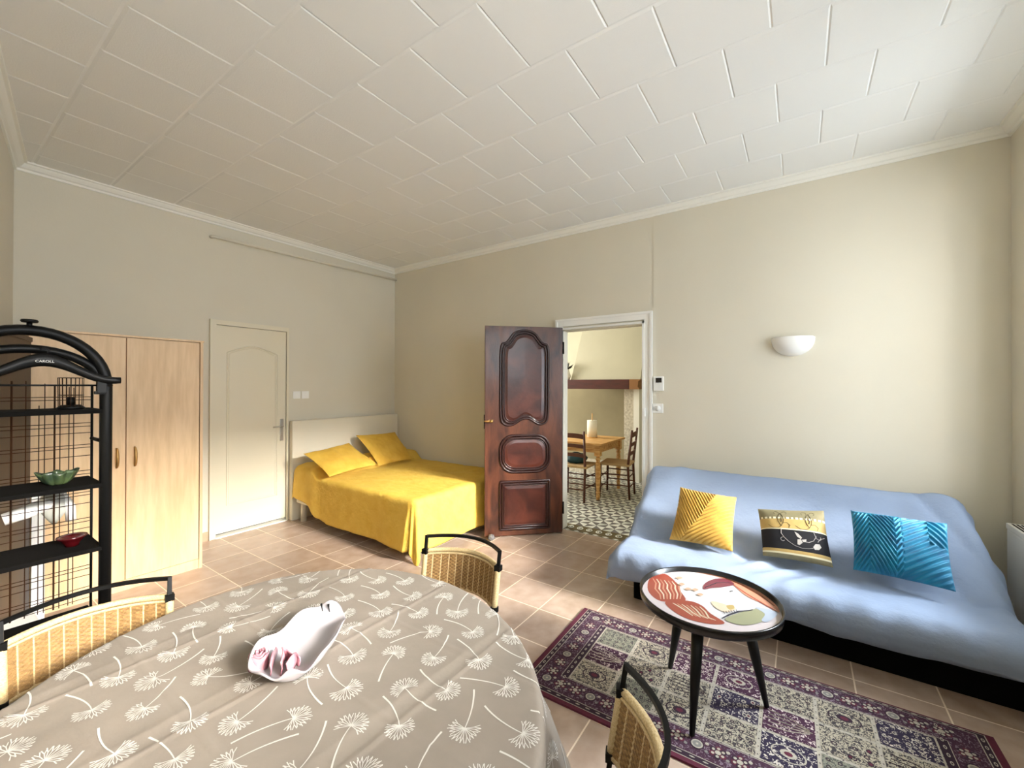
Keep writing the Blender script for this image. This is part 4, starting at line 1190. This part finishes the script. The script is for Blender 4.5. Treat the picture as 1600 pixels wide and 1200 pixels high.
# white storage box by the left wall
b = MB(); r_ = thing('storage_box', 'low white box on the floor at the photo\'s left edge, behind the left chair', 'box', (.315, 2.95, 0))
b.box(-.11, .06, -.17, .22, 0, .30, bev=.008); b.build('body', M['white'], r_)
MB().box(-.112, .062, -.173, .222, .305, .36, bev=.008).build('lid', M['white'], r_)
MB().box(-.10, .05, -.16, .21, .298, .307).build('lid_gap', M['dark_gap'], r_)

# ------------------------------------------------------------------ wall items
# sconce
r_ = thing('wall_sconce', 'white plaster half-bowl uplighter on the right wall above the sofa', 'wall lamp', (XB - .004, .045, 1.735))
b = MB()
def bowl(sc, th):
    def f(u, v):
        a = PI / 2 + u * PI; q = v * PI / 2
        return Vector((sc * .105 * math.cos(a) * math.sin(q) , sc * .143 * math.sin(a) * math.sin(q), .143 * (1 - math.cos(q) ** .9 * 1.0) * 1.0 + th))
    return f
b.grid(bowl(1, 0), 32, 14); b.grid(bowl(.93, .006), 32, 14)
o = b.build('shade', M['white'], r_, fix=False)
MB().box(-.02, 0, -.06, .06, .04, .13).build('wall_plate', M['white'], r_)
# thermostat
r_ = thing('thermostat', 'white wall thermostat with a dark display right of the doorway', 'thermostat', (XB - .004, 1.062, 1.457))
MB().box(-.022, 0, -.045, .045, 0, .132, bev=.006).build('case', M['white'], r_)
MB().box(-.024, -.020, -.030, .022, .075, .118).build('display', M['screen'], r_)
r_ = thing('dimmer_switch', 'square white dimmer switch below the thermostat', 'switch', (XB - .004, 1.068, 1.255))
MB().box(-.010, 0, -.045, .045, 0, .085, bev=.004).build('plate', M['white'], r_)
b = MB(); b.lathe([(0, .012), (.022, .010), (.024, 0)], n=24); b.xf(Matrix.Translation((-.010, 0, .042)) @ Matrix.Rotation(-PI / 2, 4, 'Y')); b.build('knob', M['white'], r_)
for i, x in enumerate((2.525, 2.625)):
    r_ = thing('light_switch', ('left' if i == 0 else 'right') + ' one of the two square white switches right of the cream door', 'switch', (x, YA, 1.348), group='pair of light switches above the headboard')
    MB().box(-.042, .042, -.010, 0, 0, .084, bev=.004).build('plate', M['white'], r_)
    MB().box(-.028, .028, -.014, -.008, .014, .070, bev=.003).build('rocker', M['white'], r_)
# pipe under the crown
r_ = thing('wall_pipe', 'thin beige pipe running along the back wall just under the crown moulding', 'pipe', (1.68, YA, 2.94))
b = MB(); b.tube([(0, .0, 0), (0, -.025, .0), (.015, -.035, .001), (1.1, -.035, .022), (2.235, -.035, .046)], .015, 10); b.build('tube', M['wall'], r_)
for x in (.6, 1.3, 1.9): MB().box(x - .008, x + .008, -.04, 0, -.008 + .02 * x, .012 + .02 * x).build('clip', M['wall'], r_)

# radiator
r_ = thing('electric_radiator', 'white panel radiator under the window at the right end of the sofa', 'radiator', (3.10, YR, 0))
b = MB(); b.box(-.50, .59, .02, .085, .10, .665, bev=.01); b.build('body', M['white'], r_)
b = MB(); b.box(-.50, .592, .018, .088, .665, .70, bev=.008); b.build('top_cap', M['white'], r_)
for k in range(3):
    MB().box(-.44, .56, .030 + k * .018, .038 + k * .018, .699, .702).build('slot', M['dark_gap'], r_)
for x in (-.4, .5): MB().box(x - .02, x + .02, .03, .075, 0, .10).build('foot', M['white'], r_)

# ------------------------------------------------------------------ kitchen beyond the doorway
KX0, KX1, KY0, KY1, KZ = XB + WT, 7.35, .9, 6.0, 2.9
b = MB(); b.box(KX0 + 0, KX1, KY0, KY1, -.1, -.002); 
# patterned cement tiles : diamond and triangle pattern
T = .20
x = KX0 + .10
ix = 0
while x < KX1 - .01:
    y = KY0; iy = 0
    while y < 4.2:
        z = .0
        c = (x + T / 2, y + T / 2)
        P_ = [(x, y), (x + T / 2, y), (x + T, y), (x + T, y + T / 2), (x + T, y + T), (x + T / 2, y + T), (x, y + T), (x, y + T / 2)]
        for k in range(8):
            a_, c_ = P_[k], P_[(k + 1) % 8]
            b.add([(c[0], c[1], z), (a_[0], a_[1], z), (c_[0], c_[1], z)], [(0, 1, 2)], 2 if k % 2 else (1 if (ix + iy + k) % 3 else 3))
        y += T; iy += 1
    x += T; ix += 1
# border band across the threshold, olive with pale scrolls
b.add([(XB, OY0, .001), (KX0 + .10, OY0 - .3, .001), (KX0 + .10, OY1 + .3, .001), (XB, OY1, .001)], [(0, 1, 2, 3)], 4)
for k in range(8):
    cy_ = OY0 + .06 + k * .105; cx_ = XB + .12
    b.tube([(cx_ + .045 * (1 - i / 16 * .8) * math.cos(i * .6), cy_ + .04 * (1 - i / 16 * .8) * math.sin(i * .6), .001) for i in range(16)], .006, 4, 1)
    b.add([(XB + .02, cy_ - .035, .0015), (XB + .04, cy_, .0015), (XB + .02, cy_ + .035, .0015), (XB + .005, cy_, .0015)], [(0, 1, 2, 3)], 1)
o = b.build('floor_kitchen', [M['kt_white'], M['kt_white'], M['kt_grey'], M['kt_mid'], M['kt_ochre']], fix=False); struct(o)
b = MB()
b.box(KX1, KX1 + .1, KY0, KY1, 0, KZ); struct(b.build('wall_kitchen_far', M['kwall']))
b = MB(); b.box(KX0, KX1, KY0 - .1, KY0, 0, KZ); struct(b.build('wall_kitchen_right', M['kwall']))
b = MB(); b.box(KX0, KX1, KY1, KY1 + .1, 0, KZ); struct(b.build('wall_kitchen_left', M['kwall']))
b = MB(); b.box(KX0 + .001, KX1, KY0, KY1, KZ, KZ + .1); struct(b.build('ceiling_kitchen', M['ceiling']))
b = MB(); b.box(KX1 - .015, KX1, KY0, KY1, 0, .09); struct(b.build('baseboard_kitchen', M['skirt']))
# fireplace : hood, beam, pillar, hearth
FX = 6.35
r_ = thing('fireplace', 'large kitchen fireplace with plaster hood and pale stone pillar, seen through the doorway', 'fireplace', (FX, 2.7, 0)); r_.location = (0, 0, 0)
yr = on_x(1000, 593, FX).y; ylf = 4.3
zb = on_x(940, 608, FX).z; ztb = on_x(940, 593, FX).z
# hood : right side vertical beyond the frame, left side slanting as photographed
p_lo = on_x(893, 590, FX + .1); p_hi = on_x(907, 516, FX + .35)
b = MB()
slope = (p_hi.y - p_lo.y) / (p_hi.z - p_lo.z)
zl, zh = ztb, KZ
vs = [(FX + .08, p_lo.y, zl), (FX + .08, yr + .02, zl), (FX + .60, yr + .02 - .0, zh), (FX + .60, p_lo.y + slope * (zh - zl), zh), (KX1, p_lo.y, zl), (KX1, yr + .02, zl), (KX1, yr + .02, zh), (KX1, p_lo.y + slope * (zh - zl), zh)]
b.add(vs, [(0, 1, 2, 3), (0, 3, 7, 4), (1, 5, 6, 2), (0, 4, 5, 1), (3, 2, 6, 7)]); b.build('hood', M['kwall'], r_)
y1p = on_x(975, 650, FX + .15).y; y0p = on_x(990, 650, FX + .15).y
b = MB(); b.box(FX + .15, KX1 - .02, y0p, y1p, 0, zb); b.build('pillar', M['stone'], r_)
b = MB(); b.box(FX + .14, KX1 - .02, on_x(999, 650, FX + .15).y, y0p - .002, 0, zb); b.build('lit_strip', M['crown'], r_)  # pale box added right of the pillar to stand for the lit strip
b = MB(); b.box(KX1 - .06, KX1 - .02, y1p, ylf, 0, zb); b.build('fireback', M['kwall2'], r_)
b = MB(); b.box(FX + .3, KX1 - .06, y1p, ylf, 0, .14); b.build('hearth', M['stone'], r_)
r_ = thing('mantel_beam', 'dark mahogany mantel beam with a moulded end across the kitchen fireplace', 'mantel', (FX, yr, zb)); 
hb = ztb - zb
MB().box(-.02, .22, .16, ylf - yr, 0, hb, bev=.01).build('beam', M['beam'], r_)
b = MB(); b.prism([(0, 0), (.03, hb * .25), (.02, hb * .8), (-.02, hb), (.16, hb), (.16, 0)][::-1], lambda p, t: Vector((-.02 + .24 * t, p[0] + .0, p[1]))); o = b.build('beam_end', M['beam_end'], r_); o['label'] = 'lighter brown carved end of the beam'
# vase with dark foliage on the beam
p = on_x(888, 590, FX + .06)
r_ = thing('flower_vase', 'white vase with dark foliage on the left of the mantel beam', 'vase', (FX + .04, p.y + .02, ztb))
b = MB(); b.lathe([(0, 0), (.05, 0), (.075, .06), (.05, .13), (.035, .17), (.04, .18)], n=20); b.build('vase', M['white'], r_)
b = MB(); random.seed(5)
for k in range(26):
    a = random.uniform(0, 2 * PI); e = random.uniform(.3, 1.3); L = random.uniform(.10, .20)
    d = Vector((math.cos(a) * math.cos(e), math.sin(a) * math.cos(e), math.sin(e))); p0 = Vector((0, 0, .17)); s_ = d.orthogonal().normalized() * .02
    b.add([p0, p0 + d * L * .5 + s_, p0 + d * L, p0 + d * L * .5 - s_], [(0, 1, 2, 3)])
b.build('foliage', M['foliage'], r_, fix=False)
# kitchen table
tx0, tx1, ty0, ty1 = 5.10, 6.00, 2.11, 3.7
r_ = thing('kitchen_table', 'honey pine kitchen table with turned legs beyond the doorway', 'table', (tx0, ty0, 0))
MB().box(0, tx1 - tx0, 0, ty1 - ty0, .722, .75, bev=.006).build('tabletop', M['pine'], r_)
MB().box(.06, tx1 - tx0 - .06, .06, ty1 - ty0 - .06, .62, .722).build('apron', M['pine'], r_)
for x in (.075, tx1 - tx0 - .075):
    for y in (.075, ty1 - ty0 - .075):
        b = MB(); b.box(x - .038, x + .038, y - .038, y + .038, .58, .722)
        b.lathe([(.032, .58), (.022, .565), (.036, .54), (.024, .515), (.030, .48), (.036, .40), (.030, .22), (.020, .12), (.030, .10), (.022, .08), (.028, .05), (.022, 0), (0, 0)], (x, y, 0), 16); b.build('leg', M['pine'], r_)
p = on_z(923, 684, .75)
r_ = thing('paper_towel_roll', 'white kitchen roll on its wooden stand on the pine table', 'paper towel', (p.x + .05, p.y, .75))
MB().lathe([(0, 0), (.08, 0), (.08, .012), (0, .012)], n=24).build('stand', M['pine'], r_)
MB().lathe([(.01, .013), (.072, .013), (.072, .25), (.01, .25)], n=28).build('roll', M['paper'], r_)
MB().tube([(0, 0, .01), (0, 0, .35)], .008, 8).build('rod', M['pine'], r_)
# ladder-back rush chairs
def ladder():
    r_ = thing('rush_seat_chair', 'x', 'chair')
    for s_ in (-1, 1):
        MB().tube([(s_ * .18, -.19, 0), (s_ * .185, -.17, .44), (s_ * .19, -.225, .92)], [.014, .018, .014], 8).build('leg', M['oakdark'], r_)
        MB().tube([(s_ * .21, .20, 0), (s_ * .205, .19, .45)], [.014, .018], 8).build('leg', M['oakdark'], r_)
    for z, h in ((.85, .06), (.72, .045), (.60, .045)):
        b = MB(); yy = -.17 - .055 * (z - .44) / .48
        b.grid(lambda u, v: Vector(((u - .5) * .37, yy - .025 * math.sin(PI * u) - .0, z + (v - .5) * h + .012 * math.sin(PI * u))), 12, 2, smooth=False)
        o = b.build('slat', M['oakdark'], r_, fix=False); solidify(o, .014, 0)
    b = MB(); b.box(-.215, .215, -.19, .205, .435, .465, bev=.012); b.build('rush_seat', M['rush'], r_)
    b = MB()
    for z in (.14, .28):
        b.tube([(-.205, .19, z), (.205, .19, z)], .009, 6); b.tube([(-.18, -.185, z + .02), (.18, -.185, z + .02)], .009, 6)
        for s_ in (-1, 1): b.tube([(s_ * .205, .19, z + .04), (s_ * .18, -.185, z + .04)], .009, 6)
    b.build('stretchers', M['oakdark'], r_)
    return r_
k1 = ladder(); k2 = dup(k1)
k1['group'] = k2['group'] = 'rush-seated chairs at the kitchen table'
k1['label'] = 'dark wooden rush-seat chair at the pine table, its back to the doorway'
k2['label'] = 'dark wooden ladder-back chair with rush seat at the right end of the pine table'
k1.location = (5.12, 2.47, 0); k1.rotation_euler = (0, 0, math.radians(-86))
k2.location = (5.57, 2.06, 0); k2.rotation_euler = (0, 0, math.radians(8))
bm = bmesh.new(); bmesh.ops.create_icosphere(bm, subdivisions=3, radius=1)
for v in bm.verts:
    v.co *= 1 + .3 * noise.noise(v.co * 2); v.co.x *= .12; v.co.y *= .15; v.co.z = max(v.co.z * .075, -.06)
me = bpy.data.meshes.new('cloth_bag'); bm.to_mesh(me); bm.free(); me.materials.append(M['tealbag'])
for p in me.polygons: p.use_smooth = True
o = bpy.data.objects.new('cloth_bag', me); C.objects.link(o); o.location = (5.16, 2.50, .527)
tag(o, 'dark teal bag lying on the seat of the near kitchen chair', 'bag')
